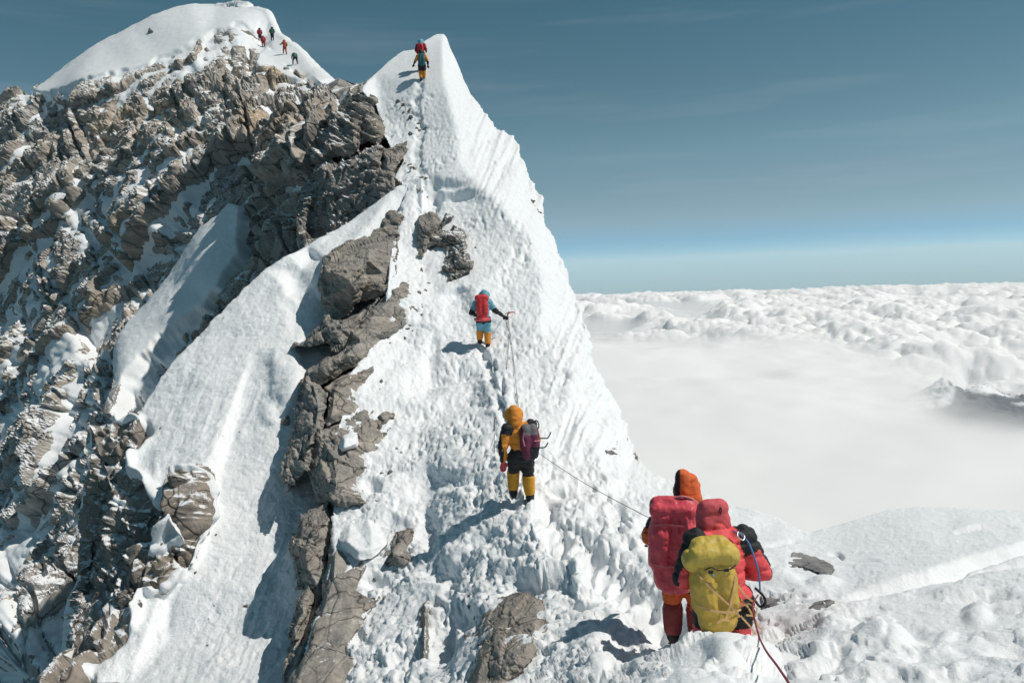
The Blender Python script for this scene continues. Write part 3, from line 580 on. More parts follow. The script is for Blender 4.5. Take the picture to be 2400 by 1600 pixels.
R("rock_slab", "long grey slab running down left from beside the blue-clad climber", "rock",
  [(979, 641, .1), (958, 642, .2), (918, 673, .4), (880, 716, .5), (859, 748), (821, 780, .5), (813, 801), (805, 817, .4), (784, 831), (752, 850, .4), (720, 871), (704, 898, .5), (730, 900, .7), (776, 893, .8), (811, 870), (837, 864, .7), (880, 852, .5), (918, 804, .4), (953, 764, .25), (971, 745, .1), (995, 718, .1), (971, 702), (953, 686, .1), (957, 665)],
  [[(790, 858, .1), (811, 828, -.45), (843, 799, -.65), (872, 785, -.6), (907, 777, -.45), (947, 761, -.1)], [(822, 790, .0), (870, 740, -.1), (925, 690, -.1)], [(740, 872, .1), (800, 840, -.2)], [(850, 840, .15), (900, 800, .1)]], rough_=.09, size=1.2, seed=5, tint=.3, fold=22, fold_k=.12)
R("rock_slab", "flat tan slab right of the dark cliff, midway down the ridge", "rock",
  [(879, 855, .1), (887, 872), (868, 887, .2), (874, 897), (842, 925, .1), (846, 950), (836, 969, .1), (794, 987, .15), (764, 1000, .2), (762, 979), (772, 917, .1), (760, 909, .2), (789, 887, .25), (834, 866, .2)],
  [[(780, 920, -.25), (775, 975, -.25), (830, 950, -.2)], [(800, 895, -.2), (860, 875, -.15)]], rough_=.05, size=1.2, seed=6, tint=.6)
R("dark_rock", "tall dark cliff above the shaded snow gully, left of the tan slab", "rock",
  [(707, 892, .5), (722, 882), (749, 898, .3), (758, 913), (772, 917, .1), (764, 980, .1), (764, 1001, .15), (744, 1014), (740, 1036, .1), (724, 1048), (726, 1075, .2), (718, 1100, .4), (698, 1122), (675, 1143, 1.2), (660, 1111, 1.3), (662, 1081), (677, 1034, 1.2), (688, 999), (692, 950, 1.1), (702, 905, .8)],
  [[(735, 905, -.1), (745, 950, -.3), (742, 1000, -.3), (722, 1045, -.2)], [(712, 960, .4), (700, 1040, .5), (690, 1100, .7)]], rough_=.12, size=.9, seed=7, tint=.1, fold=24, fold_k=.14)
R("rock_outcrop", "cracked layered outcrop with a white snow block lying on it", "rock",
  [(742, 1012, .1), (764, 1003), (794, 989, .1), (836, 972, .1), (879, 944, .1), (882, 957), (866, 989, .1), (891, 1009, .1), (918, 1004, .1), (899, 1024), (886, 1049, .1), (856, 1074, .1), (861, 1101, .1), (847, 1148, .1), (861, 1172, .1), (882, 1170, .1), (869, 1184, .3), (817, 1207, .4), (779, 1234, .4), (759, 1224, .5), (764, 1183, .6), (768, 1173, .6), (742, 1182, .9), (738, 1148, .9), (716, 1100, .8), (724, 1074, .6), (722, 1046, .4), (738, 1034, .2)],
  [[(760, 1036, -.2), (779, 1069, -.3), (784, 1099, -.4), (787, 1136, -.45), (772, 1170, -.4), (844, 1178, -.4), (872, 1171, -.1)], [(800, 1030, -.2), (860, 1020, -.12)], [(820, 1100, -.3), (850, 1085, -.15)], [(745, 1110, .3), (755, 1150, .4)], [(790, 1195, .1), (840, 1188, .1)]], rough_=.08, size=.75, seed=8, tint=.3, fold=22, fold_k=.12)
R("rock_block", "blunt grey block with dark lower face, overhanging the shaded gully", "rock",
  [(769, 1174, .3), (705, 1204, .4), (693, 1236, .5), (677, 1263, .5), (675, 1280, .5), (688, 1310, .7), (691, 1345, .8), (695, 1380, .8), (724, 1382, .7), (749, 1377, .6), (765, 1330, .5), (770, 1297), (777, 1255, .4), (793, 1236, .2), (774, 1228), (771, 1200, .3)],
  [[(695, 1278, -.35), (718, 1286, -.45), (736, 1255, -.4), (751, 1228, -.3), (768, 1180, .0)], [(710, 1240, -.05), (745, 1205, .0)], [(720, 1330, .1), (745, 1300, .2)], [(760, 1235, .15), (765, 1260, .2)]], rough_=.07, size=.7, seed=9, tint=.35, fold=22, fold_k=.1)
R("rock_slab", "long smooth grey slab sloping out of the bottom edge, beside the shaded gully", "rock",
  [(793, 1240, .1), (777, 1255, .2), (770, 1302, .25), (766, 1332, .3), (751, 1371, .3), (754, 1404, .3), (735, 1437, .3), (721, 1476, .3), (713, 1517, .3), (699, 1556, .3), (682, 1581, .3), (663, 1633, .3), (645, 1705, .3), (780, 1712, .1), (800, 1640, .1), (810, 1586, .1), (826, 1556, .1), (823, 1498, .1), (851, 1457, .1), (892, 1399, .1), (867, 1405, .1), (832, 1384, .1), (852, 1338, .1), (864, 1313, .1), (823, 1319, .1), (807, 1299, .1), (793, 1283, .1)],
  [[(785, 1300, -.2), (780, 1350, -.3), (765, 1400, -.32), (745, 1460, -.34), (728, 1530, -.34), (700, 1600, -.34), (685, 1690, -.3)], [(830, 1440, -.2), (790, 1530, -.24), (770, 1620, -.24)], [(820, 1345, -.15), (810, 1400, -.2)]], rough_=.035, size=1.0, seed=10, tint=.3, fold=20, fold_k=.1, shift=-.08)
R("dark_rock", "narrow split rock in the dark cleft beside the long smooth slab", "rock",
  [(722, 1378, .8), (750, 1375, .7), (758, 1404, .6), (738, 1440, .6), (724, 1480, .6), (715, 1520, .6), (700, 1560, .6), (668, 1614, .7), (660, 1590, .9), (671, 1545, .9), (684, 1500, .8), (677, 1487, .7), (682, 1457, .7), (699, 1437, .7), (697, 1404, .7)],
  [[(720, 1390, .2), (708, 1420, .05), (712, 1440, .1), (692, 1470, .05), (695, 1497, .2)], [(738, 1400, .8), (722, 1455, .8), (705, 1500, .8)]], rough_=.06, size=.5, seed=11, tint=.3)
R("rock_slab", "brown rock breaking through the snow at the bottom edge, nearest to us", "rock",
  [(1191, 1394, .05), (1216, 1387), (1251, 1397, .05), (1275, 1404), (1282, 1446, .05), (1290, 1471), (1268, 1490, .05), (1258, 1534), (1202, 1590, .05), (1170, 1640), (1150, 1710, .05), (1050, 1710, .2), (1089, 1597, .25), (1103, 1541, .3), (1117, 1485, .3), (1131, 1443, .25), (1168, 1396, .1)],
  [[(1191, 1403, -.1), (1170, 1460, -.3), (1158, 1490, -.34), (1130, 1548, -.34), (1105, 1640, -.3)], [(1260, 1420, -.14), (1250, 1500, -.2), (1190, 1570, -.22)], [(1145, 1450, .0), (1120, 1510, .05)]], rough_=.03, size=.45, seed=12, tint=.55, fold=14, fold_k=.06, shift=-.17)
R("rock_fin", "thin dark fin of rock in a snow slot left of the brown bottom rock", "rock",
  [(1002, 1406, .1), (1009, 1422), (1004, 1453, .1), (1007, 1499), (1004, 1534, .1), (991, 1564), (983, 1558, .15), (985, 1523), (983, 1471, .15), (982, 1436), (990, 1413, .12)],
  [[(998, 1425, -.16), (996, 1470, -.2), (996, 1520, -.2), (992, 1550, -.1)]], step=1.6, rough_=.02, size=.3, seed=13, tint=.05, fold=10, mat=ROCK_MID, shift=-.05)
R("small_rock", "grey rock poking from the snow right of the wind-scooped snow pillow", "rock",
  [(961, 1239, .05), (930, 1250), (912, 1280, .1), (900, 1316, .2), (914, 1346, .2), (942, 1331, .1), (966, 1308, .05), (950, 1290), (968, 1255, .05)],
  [[(945, 1262, -.12), (925, 1300, -.3), (945, 1303, -.2)]], step=1.6, rough_=.05, size=.4, seed=14, tint=.3, shift=-.1)
R("rock_block", "flat-topped dark block in the step beside the dangling white rope", "rock",
  [(979, 512, .3), (1006, 497, .2), (1026, 505, .2), (1031, 520, .2), (1018, 545, .3), (1022, 568, .3), (1006, 578, .4), (990, 602, .5), (977, 600, .6), (973, 574, .7), (977, 534, .5)],
  [[(981, 534, -.5), (1000, 538, -.7), (1024, 524, -.5)], [(1000, 512, .2), (1015, 510, .1)], [(992, 575, .1), (1010, 556, .0)]], step=1.6, rough_=.12, size=.9, seed=15, tint=.35, shift=-.6)
R("dark_rock", "dark crumbling rock streaked with snow, left of the steep white flank in the step", "rock",
  [(1017, 544, .2), (1068, 531, .1), (1090, 547, .1), (1094, 587, .1), (1112, 619, .1), (1100, 632, .2), (1062, 652, .2), (1057, 658, .3), (1046, 630, .4), (1043, 614, .5), (1054, 576, .5), (1022, 565, .4)],
  [[(1030, 552, -.3), (1062, 552, -.6), (1086, 570, -.6), (1092, 610, -.5)], [(1065, 600, .1), (1062, 635, .1)]], step=1.6, rough_=.16, size=.8, seed=16, tint=.12, mat=ROCK_MID, shift=-.6)
R("small_rock", "small dark rock under the snow lip just above the step", "rock",
  [(1044, 498, .2), (1063, 507, .1), (1030, 537, .2), (1041, 512, .3)], [[(1046, 510, -.3)]], step=1.6, rough_=.08, size=.5, seed=17, tint=.1, mat=ROCK_MID, shift=-.35)
R("rock_tower", "square dark tower of thin rock layers left of the upper step", "rock",
  [(762, 272, 0), (829, 229, .5), (851, 222), (879, 218, .6), (886, 250, .4), (893, 277, .3), (893, 312, .3), (887, 328, .4), (852, 332, 1.0), (843, 355, 1.2), (789, 372, 1.4), (740, 386, 1.4), (736, 339, 1.0), (749, 308, .4)],
  [[(765, 280, -1.2), (830, 262, -1.6), (870, 258, -1.0), (886, 300, -.6)], [(770, 350, -.2), (830, 330, -.4)]], rough_=.30, size=1.8, seed=18, tint=.25, mat=ROCK_MID, stretch=(.35, .35, 4.0), fold=24, fold_k=.15)
R("dark_rock", "dark overhanging cliff under the layered rock tower, above the snow rib", "rock",
  [(843, 353, 1.0), (887, 330, .3), (897, 348, .2), (890, 393, .3), (872, 428, .8), (862, 520, 1.6), (812, 545, 2.2), (767, 575, 2.8), (715, 600, 3.2), (700, 500, 3.0), (724, 402, 2.4), (740, 384, 1.5), (789, 370, 1.2)],
  [[(745, 400, .2), (800, 385, -.4), (850, 375, -.8), (885, 350, -.5)], [(770, 450, 1.0), (840, 430, .6)]], rough_=.34, size=2.2, seed=19, tint=.12, mat=ROCK_MID, fold=24, fold_k=.15)
R("rock_slab", "leaning pale grey slab below the upper snow trail, right of the dark overhanging cliff", "rock",
  [(954, 330, .1), (952, 357, .1), (925, 402, .1), (921, 420, .2), (925, 446, .3), (896, 475, .5), (855, 500, 1.0), (860, 437, 1.0), (896, 371, .8), (905, 353, .5)],
  [[(905, 375, -.5), (880, 440, -.2)], [(938, 350, -.4), (915, 405, -.3)]], step=1.7, rough_=.14, size=1.2, seed=20, tint=.35, shift=-.35)
R("small_rock", "mottled rock in the right edge of the corniced ridge, against the sky", "rock",
  [(1240, 468, .05), (1254, 461), (1266, 472), (1271, 505, .2), (1259, 500), (1244, 478)], [[(1255, 478, -.3), (1264, 495, -.15)]], step=1.5, rough_=.16, size=.5, seed=21, tint=.3, fold=8)
R("small_rock", "little grey rock under the foot of the white cornice above the fog", "rock",
  [(1417, 1060, .05), (1436, 1043), (1447, 1032, .05), (1453, 1070)], [[(1442, 1055, -.2)]], step=1.4, rough_=.06, size=.35, seed=22, tint=.3, fold=8)
R("small_rock", "tiny dark rock sliver at the edge of the fog under the cornice", "rock",
  [(1487, 1062, .1), (1494, 1068), (1502, 1087, .1), (1492, 1082)], [[(1494, 1074, -.12)]], step=1.3, rough_=.03, size=.3, seed=23, tint=.2, fold=6)
R("rock_slab", "short grey ledge of rock between the snow block and the white flank", "rock",
  [(864, 990, .05), (905, 965, .05), (925, 972), (890, 1000, .05)], [[(890, 980, -.12)]], step=1.6, rough_=.06, size=.4, seed=25, tint=.3, fold=8)
GREYPATCH = rock_material("smooth_grey", (.27, .265, .265), (.30, .285, .275), (.20, .20, .205), .8, .01, 0)  # plain dark grey for the three smooth patches set in the near snow
R("grey_patch", "smooth dark grey patch in the snow right of the near pair, uppermost of three", "rock",
  [(1857, 1295, .02), (1880, 1294), (1910, 1304), (1946, 1320), (1957, 1336), (1940, 1358, .02), (1919, 1341), (1880, 1328), (1844, 1328, .02)], [[(1900, 1318, -.10), (1935, 1338, -.10)]], step=1.6, rough_=.02, size=.4, seed=41, mat=GREYPATCH, soft=1, fold=6, fold_k=.03, wob=3, shift=-.16)
R("grey_patch", "smooth dark grey pointed patch in the snow, nearest to us", "rock",
  [(1897, 1406, .02), (1925, 1404), (1957, 1410), (1931, 1422), (1902, 1452, .02), (1868, 1452)], [[(1905, 1425, -.06)]], step=1.6, rough_=.02, size=.4, seed=42, mat=GREYPATCH, soft=1, fold=6, fold_k=.03, wob=3, shift=-.14)
R("grey_patch", "thin dark grey patch in the snow beside the nearest climber's hip", "rock",
  [(1783, 1396, .02), (1830, 1402), (1856, 1412), (1840, 1421, .02), (1791, 1420)], [[(1820, 1411, -.05)]], step=1.6, rough_=.02, size=.4, seed=43, mat=GREYPATCH, soft=1, fold=6, fold_k=.03, wob=2, shift=-.12)
# lumps of hard snow resting on the rock
R("snow_pillow", "rounded wind-scooped snow pillow on the long smooth slab", "snow lump",
  [(793, 1240, .0), (822, 1218), (856, 1203, .0), (886, 1228), (917, 1241, .0), (908, 1274), (873, 1308, -.1), (840, 1311, -.25), (812, 1290, -.25), (793, 1268, -.2)],
  [[(815, 1270, -.55), (840, 1290, -.5), (870, 1285, -.4)], [(820, 1240, -.32), (845, 1250, -.25), (870, 1240, -.35)]], rough_=.03, seed=31, mat=SNOW_NEAR, soft=1, fold=14, fold_k=.05)
R("snow_block", "white angular snow block lying on the cracked outcrop", "snow lump",
  [(803, 1022, -.15), (822, 1012, -.1), (840, 1014, -.1), (842, 1035, -.1), (838, 1048), (802, 1058, -.2), (793, 1050, -.2)],
  [[(808, 1028, -.65), (832, 1024, -.55), (834, 1040, -.5), (806, 1050, -.55)]], step=1.6, rough_=.02, seed=32, mat=SNOW_NEAR, soft=1, fold=8, fold_k=.05, wob=1.0)
# ------------------------------------------------------------------ cloud sea and fog beyond the ridge
def soft_white(name, col, alpha_attr=None, nscale=None, bumpd=0, rough=1.0):
    m, nt, b = new_mat(name); b.inputs["Roughness"].default_value = 1.0; b.inputs["Specular IOR Level"].default_value = 0.0
    b.inputs["Base Color"].default_value = (*col, 1)
    if alpha_attr:
        a = N(nt, "ShaderNodeAttribute", attribute_name=alpha_attr); nt.links.new(a.outputs["Fac"], b.inputs["Alpha"])
    return m
REARTH = 280000.0
def cloud_sheet(az0, az1, na, r0, r1, nr, z0, relief, seed):
    az = np.radians(np.linspace(az0, az1, na)); r = np.geomspace(r0, r1, nr)
    Az, Rr = np.meshgrid(az, r); X = np.sin(Az) * Rr; Y = np.cos(Az) * Rr
    base = z0 - Rr ** 2 / (2 * REARTH)
    q = np.stack([X, Y, 0 * X], -1)
    cov = smooth(-.3, .25, fbm(q / 1300, 3, seed) + .5 * fbm(q / 420, 2, seed + 3))
    puff = 0
    for k, (s, a) in enumerate(((300, 1.0), (140, .6), (62, .38), (28, .2))):
        w = np.stack([vnoise(q / s * 1.7 + 5, k), vnoise(q / s * 1.7 + 9, k + 3), 0 * X], -1)
        puff = puff + a * puffs(q / s + .22 * w, seed + k)
    fadeN = smooth(r0, r0 * 1.5, Rr)
    Z = base + relief * (cov * (.25 + 1.15 * puff) + .08 * puff - .5) * fadeN
    return np.stack([X, Y, Z], -1)
CLOUD = soft_white("cloud", (.86, .865, .875))
Pc = cloud_sheet(-22, 55, 820, 1500, 15500, 430, -325, 62, 5)
clouds = tag(link("cloud_sea", grid_mesh("cloud_sea", Pc, np.ones(Pc.shape[:2], bool)), CLOUD), kind='stuff')

# fog filling the valley right of the ridge: a soft white bank, thinning out at its edges
az = np.radians(np.linspace(-12, 60, 300)); rr = np.geomspace(28, 3600, 260); Az, Rr = np.meshgrid(az, rr)
Xf, Yf = np.sin(Az) * Rr, np.cos(Az) * Rr; qf = np.stack([Xf, Yf, 0 * Xf], -1)
Zf = -14 - .082 * Rr + Rr * (.020 * fbm(qf / (Rr[..., None] * .35 + 40) , 3, 51) + .008 * fbm(qf / (Rr[..., None] * .08 + 10), 3, 52))
el = np.degrees(np.arctan2(-Zf, Rr)); azd = np.degrees(Az)
wv = fbm(np.stack([azd / 5, el / 2.2, 0 * el], -1), 4, 55); wv2 = fbm(np.stack([azd / 14, el / 6, 0 * el + 4], -1), 3, 56)
far_edge = smooth(4.2 , 6.4, el + 1.1 * wv + .8 * wv2 - .10 * np.maximum(azd - 18, 0))
win = np.exp(-(((azd - 33.2) / 6.6) ** 2 + ((el - 8.3 - .16 * (azd - 29) + .9 * wv) / (2.0 + .07 * (azd - 29))) ** 2) ** 1.5)          # the gap where a snow peak shows
alpha = np.clip(far_edge * (1 - .93 * win), 0, 1) * smooth(28, 34, Rr)
FOG = soft_white("fog", (.80, .81, .82), "thick")
fog = tag(link("fog_bank", grid_mesh("fog_bank", np.stack([Xf, Yf, Zf], -1), np.ones(Rr.shape, bool), {"thick": alpha}), FOG), kind='stuff')
# a lower peak standing in the gap
gx = np.arange(2030, 2560, 2.0); gy = np.arange(870, 1140, 2.0)
pk_out = [(2060, 985), (2095, 955), (2120, 938), (2150, 922), (2185, 905), (2213, 890), (2230, 906), (2258, 918), (2300, 908), (2330, 914), (2350, 926), (2400, 934), (2430, 952), (2470, 955), (2550, 985), (2550, 1130), (2045, 1130)]
Dp = blur(tin([[(2060, 985, 1300), (2090, 956, 1310), (2120, 935, 1300), (2213, 893, 1250), (2262, 912, 1200), (2300, 905, 1220), (2400, 930, 1180), (2550, 975, 1150)], [(2213, 893, 1250), (2236, 930, 1150), (2250, 960, 1100)], [(2130, 960, 1200), (2200, 955, 1120)], [(2300, 925, 1140), (2400, 945, 1120)], [(2030, 1140, 950), (2300, 1140, 820), (2560, 1140, 800), (2560, 870, 1300), (2030, 870, 1350)]], gx, gy), 1.5)
Pp, kp, op, dp = sheet(Dp, gx, gy, wobble(pk_out, 1.5, 6, 3), 24, 6, .3)
Pp = Pp + normals(Pp) * ((7 * ridged(Pp / 45, 4, 3) + 1.5 * fbm(Pp / 9, 3, 4)) * (1 - .8 * smooth(0, 24, dp * op)))[..., None]
Xp, Yp = np.meshgrid(gx, gy)
sn = np.clip(polymask(wobble([(2100, 950), (2213, 880), (2228, 905), (2238, 920), (2222, 958), (2180, 968), (2120, 962)], 3, 6, 2), gx, gy, 1.5) + polymask(wobble([(2258, 915), (2300, 900), (2350, 922), (2390, 935), (2330, 930), (2285, 926)], 2, 6, 3), gx, gy, 1.2) + polymask([(2370, 950), (2420, 948), (2480, 965), (2420, 960)], gx, gy, 1.2), 0, 1)
pm, pnt, pb = new_mat("far_peak"); pa = N(pnt, "ShaderNodeAttribute", attribute_name="snow"); pb.inputs["Roughness"].default_value = .9
pnt.links.new(mixc(pnt, pa.outputs["Fac"], (.12, .14, .17), (.82, .84, .86)), pb.inputs["Base Color"])
o = tag(link("distant_peak", grid_mesh("distant_peak", Pp, kp, {"snow": sn}), pm), kind='structure')

# the air itself: far clouds pale into it
hz = bpy.data.meshes.new("haze"); hb = bmesh.new(); bmesh.ops.create_cube(hb, size=1.0); hb.to_mesh(hz); hb.free()
hm = bpy.data.materials.new("haze"); hm.use_nodes = True; hn = hm.node_tree; hn.nodes.remove(hn.nodes["Principled BSDF"])
hv = hn.nodes.new("ShaderNodeVolumePrincipled"); hv.inputs["Color"].default_value = (.96, .97, .98, 1); hv.inputs["Density"].default_value = 0.000022
hn.links.new(hv.outputs[0], hn.nodes["Material Output"].inputs["Volume"])
ho = tag(link("haze", hz, hm), kind='stuff'); ho.scale = (34000, 34000, 1200); ho.location = (0, 0, 62 - 600)

azm = np.radians(np.linspace(-24, 56, 60)); rm = np.geomspace(1500, 15800, 40); Am, Rm = np.meshgrid(azm, rm); Xm, Ym = np.sin(Am) * Rm, np.cos(Am) * Rm
zt = -266 - Rm ** 2 / (2 * REARTH); T = np.stack([Xm, Ym, zt], -1).reshape(-1, 3); Bt = np.stack([Xm, Ym, zt - 150], -1).reshape(-1, 3)
nr, na = Rm.shape; q = []
for j_ in range(nr - 1):
    for i_ in range(na - 1):
        a_ = j_ * na + i_; q.append((a_, a_ + 1, a_ + na + 1, a_ + na)); q.append((a_ + nr * na, a_ + nr * na + na, a_ + nr * na + na + 1, a_ + nr * na + 1))
rim = [i_ for i_ in range(na)] + [j_ * na + na - 1 for j_ in range(1, nr)] + [(nr - 1) * na + i_ for i_ in range(na - 2, -1, -1)] + [j_ * na for j_ in range(nr - 2, 0, -1)]
for a_, b_ in zip(rim, rim[1:] + rim[:1]): q.append((b_, a_, a_ + nr * na, b_ + nr * na))
mz = mesh_from("mist", np.concatenate([T, Bt]), q)
mm = bpy.data.materials.new("mist"); mm.use_nodes = True; hn = mm.node_tree; hn.nodes.remove(hn.nodes["Principled BSDF"])
hv = hn.nodes.new("ShaderNodeVolumePrincipled"); hv.inputs["Color"].default_value = (.97, .975, .98, 1); hv.inputs["Density"].default_value = 0.0015
hn.links.new(hv.outputs[0], hn.nodes["Material Output"].inputs["Volume"])
mo = tag(link("mist", mz, mm), kind='stuff')
# ------------------------------------------------------------------ loose boulders and broken rock
def chiselled(seed, sub=2, planes=11):
    rs = np.random.RandomState(seed); bm = bmesh.new(); bmesh.ops.create_icosphere(bm, subdivisions=sub, radius=1.0)
    V = np.array([v.co[:] for v in bm.verts])
    for _ in range(planes):
        n = rs.normal(size=3); n /= np.linalg.norm(n); dd = rs.uniform(.42, .8)
        e = V @ n - dd; V = V - np.maximum(e, 0)[:, None] * n
    V = V * rs.uniform(.75, 1.15, 3); V += .03 * fbm(V * 3, 2, seed)[:, None] * V
    for v, c in zip(bm.verts, V): v.co = c
    me = bpy.data.meshes.new("rock"); bm.to_mesh(me); bm.free(); return me
def sampleP(P, gx, gy, x, y):
    return P[int(round((y - gy[0]) / (gy[1] - gy[0]))), int(round((x - gx[0]) / (gx[1] - gx[0])))]
rs = np.random.RandomState(21)
shapes = []
for k in range(9):
    me = chiselled(100 + k); me.materials.append(ROCK_FAR if k < 6 else ROCK_MID)
    attr(me, "tint", np.full(len(me.vertices), rs.uniform(.05, .7))); shapes.append(me)
def scatter(n, P, n_, h, s, ok, gx, gy, parent, shp, px0, px1):
    jj, ii = np.nonzero(ok); cnt = 0
    first = None
    for k in rs.permutation(len(jj))[:n]:
        p = P[jj[k], ii[k]]; d = float(p @ FWD); w = rs.uniform(px0, px1) ** 1.0 * d / F * .5
        base = first
        o = bpy.data.objects.new("rock", shp[rs.randint(len(shp))]) if base is None else base.copy()
        o.data = shp[rs.randint(len(shp))]; COL.objects.link(o); o.parent = parent
        o.location = p - .15 * w * n_[jj[k], ii[k]]; o.scale = (w * rs.uniform(.8, 1.3), w * rs.uniform(.7, 1.1), w * rs.uniform(.6, 1.1)); o.rotation_euler = rs.uniform(0, 6.28, 3)
        if first is None: first = o
Lv = LV + .5 * streak
okA = keepA & ~outA & (XA > 5) & (XA < 900) & (YA > 90) & (LV < .35) & (Lv < .3) & (dA > 12) & ~inside([(740, 225), (900, 225), (900, 480), (727, 549)], XA, YA) & ~inside([(210, 1000), (330, 950), (620, 625), (960, 425), (960, 1720), (60, 1720), (190, 1300)], XA, YA)
okA &= (hA > sA - .1) & (rs.rand(*okA.shape) < .5)
scatter(100, PR, nA, hA, sA, okA, ax, ay, rock_face, shapes[:6], 6, 24)
okB = keepB & ~outB & (mB > -.2) & (dB > 8) & (YB < 1590)
scatter(40, PB + dirB * hB[..., None], nB, hB, sB, okB, bx, by, buttress, shapes[6:], 10, 30)
def boulder(label, P, gx, gy, x, y, w, h, seed, mat, tint, name="boulder", deep=.8):
    p = sampleP(P, gx, gy, x, y); d = float(p @ FWD); m = d / F * .5
    me = chiselled(seed, 3, 9); me.materials.append(mat); attr(me, "tint", np.full(len(me.vertices), tint))
    o = bpy.data.objects.new(name, me); COL.objects.link(o); o.location = p; o.scale = (w * m, (w + h) * .5 * m * deep, h * m); o.rotation_euler = (0, .15, seed)
    tag(o, label, "rock")
boulder("lone grey boulder sitting in the smooth snow dome of the summit", PS, ax, ay, 360, 86, 30, 24, 301, ROCK_FAR, .2)
boulder("dark rounded boulder in the snow below the lowest summit climbers", PS, ax, ay, 681, 184, 19, 26, 302, ROCK_FAR, .05)
boulder("ochre boulder at the foot of the triangular snow patch below the summit", PS, ax, ay, 645, 206, 54, 26, 303, ROCK_FAR, .95)
boulder("pointed grey boulder at the top end of the rock rib under the summit dome", PS, ax, ay, 535, 88, 22, 26, 304, ROCK_FAR, .2)
boulder("block of rock perched on the skyline at the far left of the mountain", PR, ax, ay, 46, 248, 46, 26, 305, ROCK_FAR, .3)
PBr = PB + dirB * hB[..., None]
boulder("square dark boulder capped with snow where the buttress meets the snow gully", PBr, bx, by, 432, 1160, 62, 62, 306, ROCK_MID, .25)
boulder("large pale boulder jutting from the lower side of the rock buttress", PBr, bx, by, 325, 1338, 74, 70, 307, ROCK_MID, .5)
boulder("upright tan boulder at the right end of the buttress foot", PBr, bx, by, 420, 1318, 32, 56, 308, ROCK_MID, .8)
boulder("small tan boulder wedged between two bigger ones on the buttress", PBr, bx, by, 376, 1330, 34, 34, 309, ROCK_MID, .6)
boulder("rounded grey boulder half sunk in snow halfway down the buttress", PBr, bx, by, 398, 1232, 34, 34, 310, ROCK_MID, .3)
boulder("rounded brown knob lowest on the buttress side of the gully", PBr, bx, by, 330, 1424, 34, 30, 311, ROCK_MID, .5)
boulder("ochre rock at the upper end of the diagonal snow field under the rib crest", PS, ax, ay, 515, 704, 46, 34, 312, ROCK_FAR, .9)
PCs_b = PB + dirB * sB[..., None]
boulder("small dark stone alone in the shaded snow of the gully", PCs_b, bx, by, 578, 1420, 16, 14, 314, ROCK_MID, .2, "stone")
boulder("dark stone beside the foot of the tall dark cliff", PCs_b, bx, by, 672, 990, 28, 34, 315, ROCK_MID, .1, "stone")

# broken chips of rock at the edges of the ridge's rock band
okC = np.zeros(keepC.shape, bool)
for pl in ([(835, 965), (900, 1000), (925, 1060), (870, 1180)], [(860, 1310), (905, 1395), (850, 1470), (830, 1560)], [(985, 640), (1000, 720), (900, 820), (890, 900)], [(1090, 1400), (1110, 1560)], [(1110, 560), (1120, 640)]):
    dd_, _ = linedist(pl, XC, YC); okC |= dd_ < 16
okC &= keepC & ~outC
scatter(60, PCs, nC, sC, sC, okC, cx_, cyy, snow_ridge, shapes[6:], 5, 20)
okC = np.zeros(keepC.shape, bool)
for pl in ([(935, 250), (985, 290), (960, 330)], [(930, 390), (985, 400), (990, 470)]):
    dd_, _ = linedist(pl, XC, YC); okC |= dd_ < 12
scatter(30, PCs, nC, sC, sC, okC & keepC & ~outC, cx_, cyy, snow_ridge, shapes[6:], 6, 24)
okG = keepB & ~outB & (mB < -.95) & (XB > 250) & (XB < 680) & (YB > 700) & (YB < 1590)
scatter(22, PCs_b, nB, sB, sB, okG, bx, by, snow_gully, shapes[6:], 4, 12)
# ------------------------------------------------------------------ people, packs, ropes
def fabric(name, col, rough=.7, weave=0.0, sheen=.0):
    m, nt, b = new_mat(name); tc = N(nt, "ShaderNodeTexCoord").outputs["Object"]
    n = noise_node(nt, tc, 9, 5, .6)
    nt.links.new(ramp(nt, n, [(.3, tuple(c * .86 for c in col)), (.7, tuple(min(1, c * 1.06) for c in col))]), b.inputs["Base Color"])
    b.inputs["Roughness"].default_value = rough; b.inputs["Specular IOR Level"].default_value = .35
    q = bump(nt, b, noise_node(nt, tc, 26, 5, .65), .5, .012)
    mp = N(nt, "ShaderNodeMapping"); mp.inputs["Scale"].default_value = (1, 1, 1.9); mp.inputs["Rotation"].default_value = (.2, .5, .3); nt.links.new(tc, mp.inputs[0])
    w = N(nt, "ShaderNodeTexNoise", noise_type='RIDGED_MULTIFRACTAL'); w.inputs["Scale"].default_value = 6.5; w.inputs["Detail"].default_value = 3; nt.links.new(mp.outputs[0], w.inputs["Vector"])
    bump(nt, b, w.outputs["Fac"], .55, .02, q)
    return m
RED = fabric("suit_red", (.80, .10, .11)); BLACK = fabric("suit_black", (.022, .023, .026)); ORANGE = fabric("suit_orange", (.72, .14, .035))
AMBER = fabric("suit_amber", (.78, .30, .045)); PACKRED = fabric("pack_red", (.70, .085, .115), .42); GOLD = fabric("pack_gold", (.56, .39, .075), .55)
PALE = fabric("strap_tan", (.66, .42, .20)); CYAN = fabric("suit_cyan", (.16, .42, .52)); PLUM = fabric("pack_plum", (.17, .035, .075)); GREY = fabric("pack_grey", (.16, .15, .16))
SCARLET = fabric("pack_scarlet", (.62, .045, .05), .5); TEAL = fabric("pack_teal", (.03, .15, .17)); YELLOW = fabric("gaiter_yellow", (.70, .33, .03)); DKRED = fabric("gaiter_red", (.26, .045, .045))
GREEN = fabric("jacket_green", (.05, .12, .08)); CRIMSON = fabric("jacket_crimson", (.38, .03, .05)); RUST = fabric("jacket_rust", (.36, .08, .04)); GLOVERED = fabric("glove_red", (.62, .09, .10))
